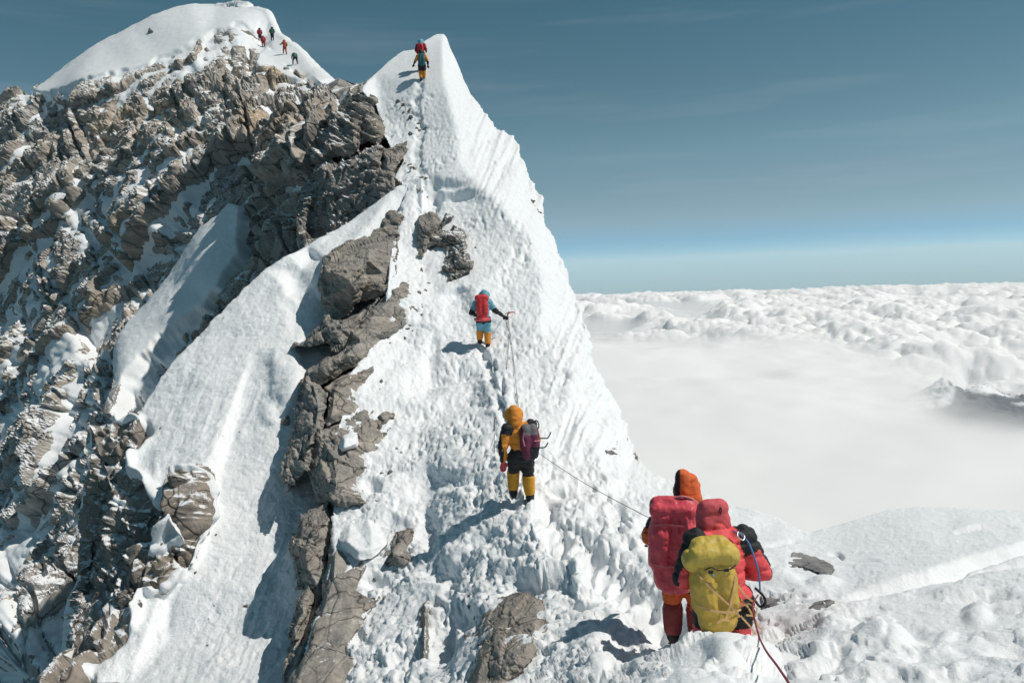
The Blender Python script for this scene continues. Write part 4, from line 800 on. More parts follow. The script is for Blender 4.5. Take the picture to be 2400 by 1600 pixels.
SKIN = fabric("skin", (.45, .27, .19)); BLUECORD = fabric("cord_blue", (.10, .20, .50)); ROPERED = fabric("rope_red", (.25, .03, .05)); ROPEDARK = fabric("rope_dark", (.05, .045, .05)); WHITECORD = fabric("cord_white", (.7, .7, .7)); LENS = fabric("goggle_lens", (.02, .02, .02), .15)
METAL, _mnt, _mb = new_mat("metal"); _mb.inputs["Metallic"].default_value = 1; _mb.inputs["Roughness"].default_value = .35; _mb.inputs["Base Color"].default_value = (.6, .6, .62, 1)

def caps_bm(caps, seg=12):
    bm = bmesh.new()
    for (a, ra, b, rb) in caps:
        a, b = Vector(a), Vector(b); ax_ = (b - a); L = ax_.length
        if L < 1e-5: ax_ = Vector((0, 0, 1)); L = 0
        q = (ax_.normalized() if L else ax_).to_track_quat('Z', 'Y'); rings = []
        prof = [(-math.cos(t) * ra, math.sin(t) * ra, 0) for t in (.05, .5, 1.0, 1.57)] + [(L + math.sin(t) * rb, math.cos(t) * rb, 1) for t in (0, .55, 1.05, 1.52)]
        for (z, r, _) in prof:
            rings.append([bm.verts.new(a + q @ Vector((math.cos(k * 2 * math.pi / seg) * r, math.sin(k * 2 * math.pi / seg) * r, z))) for k in range(seg)])
        for r0, r1 in zip(rings, rings[1:]):
            for k in range(seg): bm.faces.new((r0[k], r0[(k + 1) % seg], r1[(k + 1) % seg], r1[k]))
        bm.faces.new(rings[0][::-1]); bm.faces.new(rings[-1])
    return bm
def solid(name, bm, voxel, iters=6):
    "one continuous skin round the joined volumes"
    me = bpy.data.meshes.new(name); bm.to_mesh(me); bm.free(); o = bpy.data.objects.new("work", me); COL.objects.link(o)
    r = o.modifiers.new("r", 'REMESH'); r.mode = 'VOXEL'; r.voxel_size = voxel
    if iters:
        s = o.modifiers.new("s", 'SMOOTH'); s.factor = .5; s.iterations = iters
    dg = bpy.context.evaluated_depsgraph_get(); out = bpy.data.meshes.new_from_object(o.evaluated_get(dg))
    bpy.data.objects.remove(o); bpy.data.meshes.remove(me); out.name = name; return out
def coords(me):
    V = np.zeros(len(me.vertices) * 3, np.float32); me.vertices.foreach_get("co", V); return V.reshape(-1, 3)
def vnorm(me):
    V = np.zeros(len(me.vertices) * 3, np.float32); me.vertices.foreach_get("normal", V); return V.reshape(-1, 3)
def set_co(me, V): me.vertices.foreach_set("co", V.astype(np.float32).ravel()); me.update()
def wrinkle(me, amp, scale, seed, stretch=(1, 1, 1.6), baffle=None):
    V = coords(me); n = vnorm(me); q = V * scale * np.array(stretch)
    d = amp * (ridged(q, 3, seed) * .7 + .5 * fbm(q * .5, 2, seed + 4))
    if baffle: d = d - baffle[1] * np.exp(-((V[:, 2] % baffle[0]) / baffle[0] - .5) ** 2 / .012)
    set_co(me, V + n * d[:, None])
def near_cap(C, caps):
    best = np.full(len(C), 1e9); idx = np.zeros(len(C), int); tt = np.zeros(len(C))
    for i, (a, ra, b, rb) in enumerate(caps):
        a = np.array(a); b = np.array(b); ab = b - a; L = ab @ ab + 1e-9; t = np.clip(((C - a) @ ab) / L, 0, 1)
        d = np.linalg.norm(C - a - t[:, None] * ab, axis=1) - (ra + t * (rb - ra)); m = d < best; best[m] = d[m]; idx[m] = i; tt[m] = t[m]
    return idx, tt
def paint(me, mats, fn):
    for m in mats: me.materials.append(m)
    n = len(me.polygons); C = np.zeros(n * 3, np.float32); me.polygons.foreach_get("center", C); ids = fn(C.reshape(-1, 3))
    me.polygons.foreach_set("material_index", np.asarray(ids, np.int32)); me.polygons.foreach_set("use_smooth", np.ones(n, bool)); me.update()
def smoothed(me):
    me.polygons.foreach_set("use_smooth", np.ones(len(me.polygons), bool)); me.update(); return me
def mirror(p): return (-p[0], p[1], p[2])
def tube_mesh(name, pts, r, seg=6, sub=6, sag=0):
    P = [Vector(p) for p in pts]; Q = []
    for i in range(len(P) - 1):
        p0 = P[max(i - 1, 0)]; p1 = P[i]; p2 = P[i + 1]; p3 = P[min(i + 2, len(P) - 1)]
        for k in range(sub):
            t = k / sub; Q.append(.5 * ((2 * p1) + (p2 - p0) * t + (2 * p0 - 5 * p1 + 4 * p2 - p3) * t * t + (3 * p1 - p0 - 3 * p2 + p3) * t ** 3))
    Q.append(P[-1]); V = []; Fq = []
    up = Vector((.13, .2, 1)).normalized()
    for i, p in enumerate(Q):
        t = (Q[min(i + 1, len(Q) - 1)] - Q[max(i - 1, 0)]).normalized(); a = t.cross(up); a = (a if a.length > 1e-4 else t.orthogonal()).normalized(); b = t.cross(a)
        for k in range(seg):
            c = k * 2 * math.pi / seg; V.append(p + (a * math.cos(c) + b * math.sin(c)) * r)
    for i in range(len(Q) - 1):
        for k in range(seg): Fq.append((i * seg + k, i * seg + (k + 1) % seg, (i + 1) * seg + (k + 1) % seg, (i + 1) * seg + k))
    return mesh_from(name, [v[:] for v in V], Fq)
def ribbon_mesh(name, pts, w, nrm, th=.004):
    "flat webbing: follows pts, faces along nrm"
    V = []; Fq = []; P = [Vector(p) for p in pts]
    for i, p in enumerate(P):
        t = (P[min(i + 1, len(P) - 1)] - P[max(i - 1, 0)]).normalized(); n = Vector(nrm); n = (n - t * n.dot(t)).normalized(); s = t.cross(n)
        for (a, b) in ((-w / 2, 0), (w / 2, 0), (w / 2, th), (-w / 2, th)): V.append((p + s * a + n * b)[:])
    for i in range(len(P) - 1):
        for k in range(4): Fq.append((i * 4 + k, i * 4 + (k + 1) % 4, i * 4 + 4 + (k + 1) % 4, i * 4 + 4 + k))
    e = (len(P) - 1) * 4; Fq += [(3, 2, 1, 0), (e, e + 1, e + 2, e + 3)]
    return mesh_from(name, V, Fq, False)
def glove_caps(w, direction, side, k=1.0):
    "palm, four bent fingers of unequal length and a thumb off the side of the palm"
    d = Vector(direction).normalized(); s = d.cross(Vector((0, 1, .2))).normalized(); n = s.cross(d); w = Vector(w); c = []
    palm = w + d * .09 * k; c.append((w[:], .034 * k, palm[:], .042 * k))
    for i, L in enumerate((.062, .075, .070, .055)):
        b = palm + s * (.026 * (i - 1.5)) * k; m = b + d * L * .6 * k; e = m + (d * .6 - n * .8).normalized() * L * .6 * k
        c.append((b[:], .016 * k, m[:], .015 * k)); c.append((m[:], .015 * k, e[:], .012 * k))
    b = w + d * .03 * k - s * side * .03 * k; m = b + (d * .6 - s * side * .8).normalized() * .045 * k; e = m + d * .035 * k
    c.append((b[:], .018 * k, m[:], .016 * k)); c.append((m[:], .016 * k, e[:], .013 * k))
    return c
def box_hood(h, hw, top, r=.10):
    c = []
    for x in (-hw, hw):
        c += [((h + Vector((x * 1.25, -.05, -.17)))[:], r * 1.05, (h + Vector((x * .8, -.03, top - r * .6)))[:], r * .86), ((h + Vector((x, .06, -.10)))[:], r * .8, (h + Vector((x * .9, .05, top - r)))[:], r * .8)]
    c += [((h + Vector((-hw, -.03, top - r * .6)))[:], r * .84, (h + Vector((hw, -.03, top - r * .6)))[:], r * .84), ((h + Vector((-hw, -.05, -.15)))[:], r, (h + Vector((hw, -.05, -.15)))[:], r), ((h + Vector((-hw, -.04, -.02)))[:], r * .97, (h + Vector((hw, -.04, -.02)))[:], r * .97)]
    return c
def climber(loc, heading, J, label, zone, mats, hood=None, boots=None, gloves=None, gaiter=None, voxel=.02, group=None, fat=1.0, lean_=0.0, seed=1, goggles=True, scale=1.0):
    "body as one skin; J maps joint names to points (x right, y ahead, z up, metres)"
    f = fat
    caps = [(J['pelvis'], .175 * f, J['chest'], .19 * f), (J['chest'], .185 * f, J['neck'], .10 * f), (J['neck'], .075, J['head'], .105)]
    nm = ['torso', 'upper', 'head']
    for sd in 'LR':
        caps += [(J['sh' + sd], .105 * f, J['el' + sd], .085 * f), (J['el' + sd], .085 * f, J['ha' + sd], .05 * f), (J['chest'], .13 * f, J['sh' + sd], .11 * f)]
        nm += ['uarm' + sd, 'farm' + sd, 'upper']
        caps += [(J['hip' + sd], .14 * f, J['kn' + sd], .10 * f), (J['kn' + sd], .10 * f, J['an' + sd], .072 * f)]
        nm += ['thigh' + sd, 'shin' + sd]
    me = solid("person", caps_bm(caps), voxel, 5)
    if voxel < .04: wrinkle(me, .015, 9, seed, (1, 1, 2.0), (.12, .016))
    idx, tt = None, None
    def fn(C):
        i, t = near_cap(C, caps); return [zone(nm[a], b, c) for a, b, c in zip(i, t, C)]
    paint(me, mats, fn)
    o = bpy.data.objects.new("person", me); COL.objects.link(o); o.location = loc; o.rotation_euler = (-lean_, 0, heading); o.scale = (scale,) * 3
    tag(o, label, "person", group)
    if hood:
        h = Vector(J['head']); a = hood.get('tilt', (0, 0, 0)); tp = h + Vector(a)
        hm = solid("hood", caps_bm(hood['caps'](h) if hood.get('caps') else [((h + Vector((0, -.02, -.06)))[:], .15, (tp + Vector((0, -.01, hood.get('top', .06))))[:], hood.get('r', .13)), ((h + Vector((0, -.05, -.15)))[:], .14, h[:], .13), ((h + Vector((-.05, .03, .02)))[:], .13, (h + Vector((.05, .03, .02)))[:], .13)]), max(voxel * .8, .014), 5)
        if voxel < .04: wrinkle(hm, .009, 11, seed + 5, (1, 1, 1.3), (.13, .004))
        paint(hm, hood['mats'], hood.get('fn') or (lambda C: np.zeros(len(C), int)))
        ho = link("hood", hm, (), o)
        for nm_, m_, c_ in hood.get('extra', ()): link(nm_, m_, c_, o)
    if goggles and voxel < .03:
        h = Vector(J['head']); gm = solid("goggles", caps_bm([((h + Vector((-.05, .125, .01)))[:], .04, (h + Vector((.05, .125, .01)))[:], .04)]), .015, 2); link("goggles", smoothed(gm), LENS, o)
    for sd in 'LR':
        if boots:
            a = Vector(J['an' + sd]); td = Vector(J.get('toe' + sd, (0, .17, 0)))
            bm = caps_bm([((a + Vector((0, 0, .02)))[:], .078 * f, (a + Vector((0, -.02, -.07)))[:], .075), ((a + Vector((0, -.05, -.09)))[:], .06, (a + td + Vector((0, 0, -.095)))[:], .052)])
            b_ = smoothed(solid("boot", bm, max(voxel * .8, .015), 3)); bo = link("boot", b_, boots, o)
            if voxel < .03:
                cr = [((a + Vector((x, -.07, -.15)))[:], .014, (a + Vector((x, .15, -.15)))[:], .014) for x in (-.035, .035)] + [((a + Vector((-.045, y, -.15)))[:], .013, (a + Vector((.045, y, -.15)))[:], .013) for y in (-.05, .03, .12)] + [((a + Vector((x, y, -.15)))[:], .013, (a + Vector((x, y, -.19)))[:], .008) for x in (-.035, .035) for y in (-.05, .03, .12)]
                link("crampon", smoothed(solid("crampon", caps_bm(cr, 6), .008, 1)), METAL, bo)
        if gaiter:
            k = Vector(J['kn' + sd]); a = Vector(J['an' + sd]); g0, g1 = gaiter[1], gaiter[2]
            gm = solid("gaiter", caps_bm([(k.lerp(a, g0)[:], (.10 - .02 * g0) * f + .012, k.lerp(a, g1)[:], (.10 - .02 * g1) * f + .010)], 14), max(voxel * .8, .015), 2)
            if voxel < .04: wrinkle(gm, .008, 14, seed + 9, (1, 1, 2.2))
            link("gaiter", smoothed(gm), gaiter[0], o)
        if gloves and J.get('glove' + sd, True):
            e = Vector(J['el' + sd]); w = Vector(J['ha' + sd]); gm = solid("glove", caps_bm(glove_caps(w, w - e, 1 if sd == 'R' else -1, 1.15), 8), .012 if voxel < .03 else .02, 2)
            link("glove", smoothed(gm), gloves, o)
    return o
def stand(**kw):
    J = dict(pelvis=(0, 0, .92), chest=(0, .03, 1.28), neck=(0, .05, 1.50), head=(0, .08, 1.64), shL=(-.20, .03, 1.42), shR=(.20, .03, 1.42), elL=(-.31, -.02, 1.14), elR=(.31, -.02, 1.14), haL=(-.27, .22, .98), haR=(.27, .22, .98), hipL=(-.10, 0, .88), hipR=(.10, 0, .88), knL=(-.12, .05, .50), knR=(.12, .05, .50), anL=(-.13, 0, .14), anR=(.13, 0, .14))
    J.update(kw); return J
def pack_mesh(name, w, d, h, voxel=.016, seed=1, taper=.85, amp=.012, top=.9):
    "rounded sack standing on z=0, back panel on the +y side"
    caps = []; r = min(w, d) * .42
    for z0, z1, k in ((r * .9, h * .35, taper), (h * .35, h * .7, 1.0), (h * .7, h - r * .9, top)):
        for sx in (-1, 1):
            for sy in (-1, 1):
                x = sx * (w / 2 * k - r * .9); y = sy * max(d / 2 * k - r, .0); caps.append(((x, y, z0), r * .95, (x * 1.0, y, z1), r))
        caps.append(((-w / 2 * k + r, -.0, z0), r, (w / 2 * k - r, 0, z1), r)); caps.append(((w / 2 * k - r, 0, z0), r, (-w / 2 * k + r, 0, z1), r))
    me = solid(name, caps_bm(caps, 12), voxel, 5); wrinkle(me, amp, 7, seed, (1.6, 1.6, .8)); return me

# ---------------- the two climbers nearest to us
def gnd(x, y): return Vector(sampleP(PCs, cx_, cyy, x, y).tolist())
def zone_p1(n, t, c):            # 0 red 1 black
    if n in ('uargL',): return 0
    if n.startswith('uarm'): return 1 if (t < .42 or abs(c[0]) > .26 + .17 * t) else 0
    if n.startswith('farm'): return 1 if abs(c[0]) > .445 - .1 * t else 0
    if n == 'upper': return 1 if abs(c[0]) > .15 and c[2] > 1.30 else 0
    if n.startswith('thigh'): return 1 if (.62 < c[2] < .92 and abs(c[0]) > .02) else 0
    if n == 'torso': return 1 if c[2] < .86 else 0
    return 0
P1 = atv(1700, 1616, 7.35)
J1 = stand(pelvis=(0, 0, .90), chest=(0, .10, 1.26), neck=(0, .17, 1.46), head=(-.02, .23, 1.56), shL=(-.215, .10, 1.40), shR=(.215, .10, 1.40), elL=(-.37, .02, 1.08), elR=(.365, .02, 1.10), haL=(-.26, .28, 1.02), haR=(.30, .28, .98), hipL=(-.12, 0, .86), hipR=(.12, 0, .86), knL=(-.15, .10, .48), knR=(.15, .06, .48))
def ribs(V): return V
p1 = climber(P1, rad(4), J1, "person in a red down suit with black shoulders carrying the gold backpack, nearest to us", zone_p1, [RED, BLACK],
  hood=dict(mats=[fabric("hood_red", (.62, .10, .115))], caps=lambda h: box_hood(h, .062, .16)), boots=BLACK, gloves=BLACK, gaiter=(RED, .35, .95), voxel=.016, fat=1.16, seed=3)
link("toggle", tube_mesh("toggle", [(-.02, .05, 1.66), (-.012, .045, 1.69), (-.004, .048, 1.71), (.004, .045, 1.69), (-.004, .045, 1.655)], .006), BLACK, p1)
link("harness", tube_mesh("harness", [(-.24, .02, .80), (-.20, -.17, .79), (0, -.215, .79), (.2, -.17, .78), (.25, .0, .78)], .022), BLACK, p1)
for x, z in ((-.20, .74), (-.16, .72)): link("buckle", tube_mesh("buckle", [(x, -.21, z), (x - .012, -.225, z - .04), (x + .012, -.23, z - .08), (x + .03, -.22, z - .02)], .007), METAL, p1)
link("cord", tube_mesh("cord", [(.10, .0, 1.50), (.17, -.12, 1.46), (.20, -.20, 1.36), (.24, -.22, 1.20), (.26, -.2, 1.05), (.29, -.12, .98)], .008), BLUECORD, p1)
link("carabiner", tube_mesh("carabiner", [(.11, -.08, 1.52), (.15, -.12, 1.50), (.13, -.16, 1.47), (.09, -.13, 1.49), (.11, -.08, 1.52)], .007), METAL, p1)
link("gear_loop", tube_mesh("gear_loop", [(.27, -.06, .98), (.32, -.12, .93), (.34, -.12, .86), (.30, -.1, .82), (.27, -.06, .86)], .012), BLACK, p1)
# gold backpack
gp = bpy.data.objects.new("backpack", pack_mesh("backpack", .40, .27, .70, .013, 8, .86, .020)); COL.objects.link(gp); gp.data.materials.append(GOLD); smoothed(gp.data)
gp.parent = None; gp.matrix_world = p1.matrix_basis @ Matrix.Translation((-.115, -.20, .66)) @ Matrix.Rotation(rad(-7), 4, 'X') @ Matrix.Rotation(rad(-3), 4, 'Y')
tag(gp, "gold backpack with tan straps on the back of the red-suited person", "backpack")
lid = solid("lid", caps_bm([((-.15, .01, .66), .115, (.15, .01, .66), .115), ((-.12, -.06, .70), .10, (.12, -.06, .70), .10), ((-.09, .02, .76), .085, (.09, .02, .76), .085), ((-.19, -.05, .66), .055, (.19, -.05, .66), .055)]), .014, 4)
wrinkle(lid, .020, 9, 17, (2.2, 1.2, .7)); link("lid", smoothed(lid), fabric("pack_gold_light", (.60, .44, .09), .5), gp)
def on_pack(x, z, out=.0, W=.40, Dp=.27):      # a point on the outer face of the pack
    return (x, -(Dp / 2 + .012 + out) + .10 * (abs(x) / (W / 2)) ** 4, z)
for pts in ([(-.19, .28), (-.10, .25), (0, .225), (.10, .21), (.19, .20)], [(-.17, .56), (-.08, .44), (.02, .33), (.12, .22), (.16, .15)], [(.17, .52), (.13, .40), (.08, .28), (.02, .16)], [(-.06, .14), (.0, .16), (.06, .14)]):
    link("strap", ribbon_mesh("strap", [on_pack(x, z, .014) for x, z in pts], .018, (0, -1, 0)), PALE, gp)
for pts in ([(.19, -.06, .30), (.25, -.10, .22), (.29, -.12, .12), (.33, -.12, .02)], [(.19, -.05, .22), (.27, -.08, .24), (.33, -.10, .20), (.30, -.12, .14), (.22, -.12, .16)], [(.17, -.12, .16), (.24, -.14, .06), (.30, -.15, -.06)], [(.05, -.14, .04), (.12, -.17, -.01), (.19, -.17, -.03)], [(.20, -.04, .40), (.24, -.09, .32), (.31, -.11, .25)]):
    link("strap", ribbon_mesh("strap", pts, .016, (0, -1, .2)), PALE, gp)
link("drawcord", tube_mesh("drawcord", [(-.12, -.155, .60), (-.06, -.165, .62), (.0, -.17, .59), (.10, -.165, .585), (.17, -.14, .61)], .006), BLACK, gp)
for x in (-.07, .07): link("buckle", ribbon_mesh("buckle", [(x - .02, -.172, .585), (x + .02, -.172, .583)], .026, (0, -1, 0), .01), BLACK, gp)
link("pull_tab", ribbon_mesh("pull_tab", [(-.06, -.175, .59), (-.05, -.18, .56), (-.045, -.18, .545)], .012, (0, -1, 0)), CYAN, gp)
# ice axe shaft slung low on the pack
axm = tube_mesh("ice_axe", [(-.02, -.20, -.02), (.10, -.22, -.05), (.22, -.20, -.06)], .010)
ia = link("ice_axe", axm, METAL); ia.matrix_world = gp.matrix_world.copy(); tag(ia, "grey ice axe slung under the gold backpack", "ice axe")
link("pick", tube_mesh("pick", [(.22, -.20, -.06), (.24, -.20, .01), (.22, -.2, .08)], .007), METAL, ia)

def zone_p2(n, t, c):            # 0 orange 1 black
    if n.startswith('thigh'): return 1 if c[2] > .56 else 0
    if n.startswith('uarm') or n == 'upper': return 1 if abs(c[0]) > .16 and c[2] > 1.25 else 0
    if n == 'torso': return 1 if c[2] < 1.0 else 0
    return 0
P2 = atv(1606, 1502, 8.25)
J2 = stand(chest=(0, .08, 1.27), neck=(.01, .11, 1.52), head=(.04, .14, 1.70), elL=(-.36, .06, 1.14), haL=(-.24, .30, 1.05), anL=(-.13, .0, .14), knL=(-.13, .05, .50))
p2 = climber(P2, rad(-14), J2, "person with an orange hood striped black, half hidden behind the red-suited climber", zone_p2, [ORANGE, BLACK],
  hood=dict(mats=[ORANGE, BLACK], caps=lambda h: [((h + Vector((-.01, -.04, -.16)))[:], .135, (h + Vector((-.035, -.03, .10)))[:], .088), ((h + Vector((.05, -.02, -.16)))[:], .125, (h + Vector((.035, -.01, .04)))[:], .095), ((h + Vector((-.05, .05, -.08)))[:], .10, (h + Vector((.05, .05, -.02)))[:], .10)], fn=lambda C: ((C[:, 0] < -.02) & (C[:, 0] > -.095)).astype(int)), boots=BLACK, gloves=BLACK, gaiter=(DKRED, .42, 1.0), voxel=.018, fat=1.12, seed=6, scale=.95)
rp = bpy.data.objects.new("backpack", pack_mesh("backpack", .49, .32, .92, .014, 12, .82, .036)); COL.objects.link(rp); rp.data.materials.append(PACKRED); smoothed(rp.data)
rp.matrix_world = p2.matrix_basis @ Matrix.Translation((-.09, -.25, .66)) @ Matrix.Rotation(rad(-6), 4, 'X')
tag(rp, "big crinkled red backpack on the person with the orange hood", "backpack")
l2 = solid("lid", caps_bm([((-.15, .02, .90), .10, (.15, .02, .90), .10), ((-.17, -.07, .86), .08, (.17, -.07, .86), .08)]), .015, 4); wrinkle(l2, .016, 9, 27, (2, 1.2, .8)); link("lid", smoothed(l2), PACKRED, rp)
for pts in ([(-.24, .32), (-.1, .30), (.05, .31), (.2, .33)], [(-.2, .72), (-.05, .74), (.12, .73)], [(.16, .2), (.17, .45), (.14, .8)]):
    link("strap", ribbon_mesh("strap", [on_pack(x, z, .012, .52, .32) for x, z in pts], .016, (0, -1, 0)), fabric("strap_pink", (.6, .16, .18)), rp)
link("handle", tube_mesh("handle", [(.02, -.02, .99), (.10, -.04, 1.01), (.2, -.02, .98), (.27, .05, .90)], .014), fabric("strap_pink2", (.62, .25, .26)), rp)
for z in (.62, .48): link("buckle", ribbon_mesh("buckle", [(-.27, -.06, z), (-.30, -.07, z + .01)], .02, (0, -1, 0), .01), DKRED, rp)

# ---------------- amber suit, on the crest
def zone_p3(n, t, c):            # 0 amber 1 black
    if n.startswith('thigh') or (n == 'torso' and c[2] < 1.02): return 1
    if n.startswith('uarm'): return 1 if (t < .32 or c[0] < -.36) else 0
    if n.startswith('farm'): return 1 if c[0] < -.335 else 0
    if n == 'upper': return 1 if abs(c[0]) > .13 else 0
    return 0
g3 = gnd(1240, 1166)
J3 = stand(pelvis=(.02, 0, .90), chest=(-.02, .05, 1.26), neck=(-.05, .08, 1.48), head=(-.08, .11, 1.60), shL=(-.23, .04, 1.38), elL=(-.34, -.02, 1.06), haL=(-.33, .05, .80), elR=(.30, .08, 1.14), haR=(.22, .30, 1.02), knL=(-.13, .14, .58), anL=(-.15, .12, .25), knR=(.12, .03, .50), anR=(.13, 0, .16))
p3 = climber(g3 + Vector((-.06, .02, .0)), rad(12), J3, "person in amber suit with black trousers and yellow gaiters, standing on the snow crest", zone_p3, [AMBER, BLACK],
  hood=dict(mats=[fabric("hood_amber", (.74, .27, .035))], top=.07, r=.125), boots=BLACK, gloves=GLOVERED, gaiter=(YELLOW, .08, .85), voxel=.02, fat=1.08, seed=9)
pp = bpy.data.objects.new("backpack", pack_mesh("backpack", .34, .24, .62, .018, 31, .85, .014)); COL.objects.link(pp); smoothed(pp.data)
paint(pp.data, [PLUM, GREY, BLACK], lambda C: [1 if c[2] > .44 and abs(c[0]) < .13 else (2 if (c[2] < .22 and c[0] > -.02) else 0) for c in C])
pp.matrix_world = p3.matrix_basis @ Matrix.Translation((.12, -.22, .86)) @ Matrix.Rotation(rad(-5), 4, 'X')
tag(pp, "plum and grey backpack on the person in the amber suit", "backpack")
for pts in ([(-.12, .50), (-.14, .38), (-.12, .25)], [(.05, .34), (.12, .33), (.16, .34)]): link("strap", ribbon_mesh("strap", [on_pack(x, z, .014, .34, .24) for x, z in pts], .022, (0, -1, 0)), fabric("strap_rose", (.6, .2, .28)), pp)
for pts in ([(.14, -.05, .36), (.24, -.06, .36), (.32, -.06, .36), (.38, -.06, .46)], [(.14, -.05, .20), (.26, -.05, .20), (.32, -.05, .28)], [(.02, .0, .62), (.14, -.02, .68), (.18, 0, .60), (.16, -.05, .54)]): link("tool", tube_mesh("tool", pts, .012, 5, 3), BLACK, pp)

# ---------------- cyan suit, higher on the slope
def zone_p4(n, t, c):            # 0 cyan 1 black
    if n.startswith('farm'): return 1
    if n.startswith('uarm'): return 1 if t > .75 else 0
    if n == 'torso': return 1 if c[2] < .98 else 0
    if n.startswith('thigh'): return 1 if c[2] > .80 else 0
    return 0
g4 = gnd(1136, 812)
J4 = stand(head=(.06, .12, 1.62), neck=(.03, .06, 1.48), elL=(-.36, -.02, 1.12), haL=(-.22, .22, 1.02), elR=(.36, .08, 1.16), haR=(.62, .22, .97), knL=(-.12, .10, .58), anL=(-.14, .10, .28), anR=(.10, 0, .15), knR=(.11, .04, .52))
p4 = climber(g4, rad(3), J4, "person in a cyan suit with orange gaiters reaching for the rope anchor", zone_p4, [CYAN, BLACK],
  hood=dict(mats=[CYAN], top=.07, r=.125), boots=BLACK, gloves=BLACK, gaiter=(AMBER, .15, .9), voxel=.026, fat=1.06, seed=12, goggles=False)
sp = bpy.data.objects.new("backpack", pack_mesh("backpack", .36, .28, .72, .022, 41, .85, .016)); COL.objects.link(sp); sp.data.materials.append(SCARLET); smoothed(sp.data)
sp.matrix_world = p4.matrix_basis @ Matrix.Translation((-.03, -.22, .86)) @ Matrix.Rotation(rad(-4), 4, 'X'); tag(sp, "scarlet backpack on the person in the cyan suit", "backpack")
l4 = solid("lid", caps_bm([((-.10, 0, .70), .12, (.10, 0, .70), .12)]), .022, 3); wrinkle(l4, .012, 8, 5); link("lid", smoothed(l4), SCARLET, sp)
hb = solid("hip_belt", caps_bm([((-.22, .0, .06), .05, (.0, -.12, .04), .06), ((.0, -.12, .04), .06, (.20, .0, .05), .05)]), .02, 3); link("hip_belt", smoothed(hb), PACKRED, sp)

# ---------------- the pair on the upper trail
def plain(k): return lambda n, t, c: k
def zone_p5(n, t, c):
    return 1 if n.startswith('shin') or n.startswith('thigh') and c[2] < .55 else (0 if n.startswith('uarm') or n == 'upper' or n == 'head' else 2)
g5 = gnd(990, 186)
p5 = climber(g5, rad(5), stand(elR=(.34, .0, 1.14), haR=(.36, .05, .9), elL=(-.36, .0, 1.15), haL=(-.46, .1, .98), anL=(-.09, 0, .12), anR=(.12, .1, .14)), "person in amber suit with a teal backpack, lower of the pair on the peak", zone_p5, [AMBER, AMBER, BLACK], hood=dict(mats=[BLACK], top=.03, r=.12), boots=BLACK, gloves=BLACK, voxel=.035, fat=1.08, goggles=False)
tp = bpy.data.objects.new("backpack", pack_mesh("backpack", .36, .26, .62, .03, 45, .9, .012)); COL.objects.link(tp); tp.data.materials.append(TEAL); smoothed(tp.data); tp.matrix_world = p5.matrix_basis @ Matrix.Translation((0, -.2, .80)); tag(tp, "teal backpack on the lower person of the pair near the top", "backpack")
link("lid", smoothed(solid("lid", caps_bm([((-.1, 0, .6), .1, (.1, 0, .6), .1)]), .03, 2)), TEAL, tp)
p6 = climber(g5 + Vector((-.1, .9, .86)), rad(-8), stand(haR=(.3, .1, 1.0)), "person in red jacket upper of the pair on the peak", lambda n, t, c: 1 if c[2] < .95 else 0, [CRIMSON, PLUM], hood=dict(mats=[CYAN], top=.03, r=.12), boots=BLACK, voxel=.035, fat=1.05, goggles=False)
qp = bpy.data.objects.new("backpack", pack_mesh("backpack", .34, .24, .6, .03, 46, .9, .012)); COL.objects.link(qp); qp.data.materials.append(SCARLET); smoothed(qp.data); qp.matrix_world = p6.matrix_basis @ Matrix.Translation((.03, -.2, .84)); tag(qp, "red backpack on the upper person of the pair near the top", "backpack")

# ---------------- climbers below the summit
def gA(x, y): return Vector(sampleP(PS, ax, ay, x, y).tolist())
for x, y, hd, m0, m1, lb, kw, ln in [
  (609, 94, .2, CRIMSON, BLACK, "person in pink-red jacket, highest of the summit climbers", {}, 0.0),
  (617, 108, .3, CRIMSON, CRIMSON, "person in crimson crouching beside rock just below the highest climber", dict(head=(0, .25, 1.3), neck=(0, .2, 1.2), chest=(0, .15, 1.1), pelvis=(0, 0, .7), hipL=(-.1, 0, .66), hipR=(.1, 0, .66), knL=(-.14, .2, .48), knR=(.14, .2, .48), shL=(-.2, .16, 1.16), shR=(.2, .16, 1.16), elL=(-.3, .2, .9), elR=(.3, .2, .9), haL=(-.25, .4, .8), haR=(.25, .4, .8)), .1),
  (640, 105, .0, GREEN, BLACK, "person in dark green jacket standing at the ridge notch below the summit", dict(elL=(-.34, 0, 1.16), elR=(.34, 0, 1.16), haL=(-.22, .1, .95), haR=(.22, .1, .95)), 0.0),
  (672, 142, .35, RUST, RUST, "person in rust-red suit with one arm stretched out, climbing the summit ridge", dict(elL=(-.4, .1, 1.2), haL=(-.62, .2, 1.2), anL=(-.16, .2, .3), knL=(-.14, .25, .62), anR=(.18, -.1, .1)), .1),
  (698, 168, .4, GREEN, BLACK, "person in dark suit bent over with legs apart, lowest of summit climbers", dict(head=(0, .42, 1.36), neck=(0, .34, 1.3), chest=(0, .22, 1.18), shL=(-.2, .24, 1.26), shR=(.2, .24, 1.26), elL=(-.3, .4, 1.0), elR=(.3, .4, 1.0), haL=(-.3, .5, .75), haR=(.35, .5, .8), anL=(-.26, .1, .2), anR=(.26, -.05, .1), knL=(-.22, .12, .55), knR=(.22, .1, .5)), .0)]:
    q = climber(gA(x, y) + Vector((0, -.1, -.05)), hd, stand(**kw), lb, (lambda n, t, c: 1 if c[2] < .9 else 0), [m0, m1], hood=dict(mats=[BLACK if m0 is not RUST else RUST], top=.02, r=.11), boots=BLACK, voxel=.045, fat=1.05, goggles=False, scale=1.02)

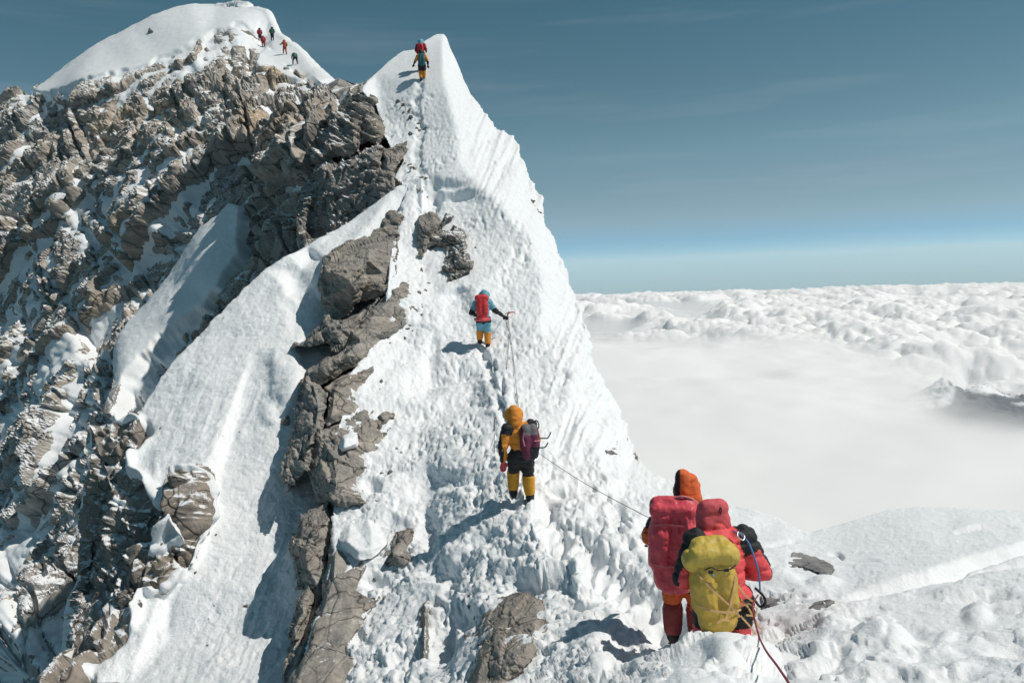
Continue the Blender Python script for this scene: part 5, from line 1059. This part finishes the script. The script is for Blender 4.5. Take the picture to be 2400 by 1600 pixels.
# ---------------- ropes and anchors
def rope(label, pts, r, mat, sub=6):
    o = link("rope", tube_mesh("rope", pts, r, 6, sub), mat); return tag(o, label, "rope")
def onC(x, y, up=.03): return tuple((gnd(x, y) + Vector((0, 0, up)))[:])
hip = p1.matrix_basis @ Vector((.29, -.08, .92))
rope("dark red rope running from the nearest climber's hip down past the bottom edge", [hip[:], atv(1764, 1420, 6.65)[:], atv(1776, 1480, 5.9)[:], atv(1793, 1520, 5.2)[:], atv(1822, 1560, 4.5)[:], atv(1852, 1604, 3.9)[:], atv(1890, 1660, 3.4)[:], atv(1940, 1750, 2.9)[:]], .0075, ROPERED)
w3 = p3.matrix_basis @ Vector((.2, -.05, 1.0))
rope("taut black rope between the amber-suited person and the pair in front", [w3[:], (w3.lerp(p2.matrix_basis @ Vector((-.1, .1, 1.2)), .5) - Vector((0, 0, .06)))[:], (p2.matrix_basis @ Vector((-.1, .1, 1.2)))[:]], .0042, ROPEDARK)
anc = gnd(1190, 742)
h4 = p4.matrix_basis @ Vector((.66, .25, .93))
rope("short dark rope from the cyan-suited person's hand to the red anchor", [h4[:], ((h4 + anc + Vector((0, 0, .2))) / 2)[:], (anc + Vector((0, -.05, .12)))[:]], .009, ROPEDARK)
rope("dark fixed rope from the red anchor down the left side of the slope", [(anc + Vector((0, -.05, .12)))[:], onC(1192, 790), onC(1188, 850), onC(1182, 910), onC(1177, 965)], .006, ROPEDARK)
rope("dark fixed rope from the red anchor slanting right down the slope", [(anc + Vector((0.02, -.05, .12)))[:], onC(1197, 800), onC(1204, 860), onC(1211, 920), onC(1217, 955)], .006, ROPEDARK)
rope("thin dark rope lying straight down the snow left of the amber-suited person", [onC(1164, 930, .02), onC(1160, 980, .02), onC(1157, 1050, .02), onC(1156, 1130, .02)], .006, ROPEDARK)
rope("white rope hanging down the dark rock of the step", [atv(983, 552, 32.0)[:], atv(986, 575, 31.8)[:], atv(990, 602, 31.6)[:]], .022, WHITECORD)
am = tube_mesh("anchor", [(anc + Vector((-.05, 0, -.25)))[:], (anc + Vector((0, 0, .0)))[:], (anc + Vector((.06, -.05, .16)))[:]], .022); a_ = link("anchor", am, PACKRED); tag(a_, "red snow stake with slings beside the cyan-suited person's hand", "anchor")
link("sling", tube_mesh("sling", [(anc + Vector((0, -.04, .08)))[:], (anc + Vector((.14, -.06, .14)))[:], (anc + Vector((.26, -.05, .12)))[:]], .018), SCARLET, a_)
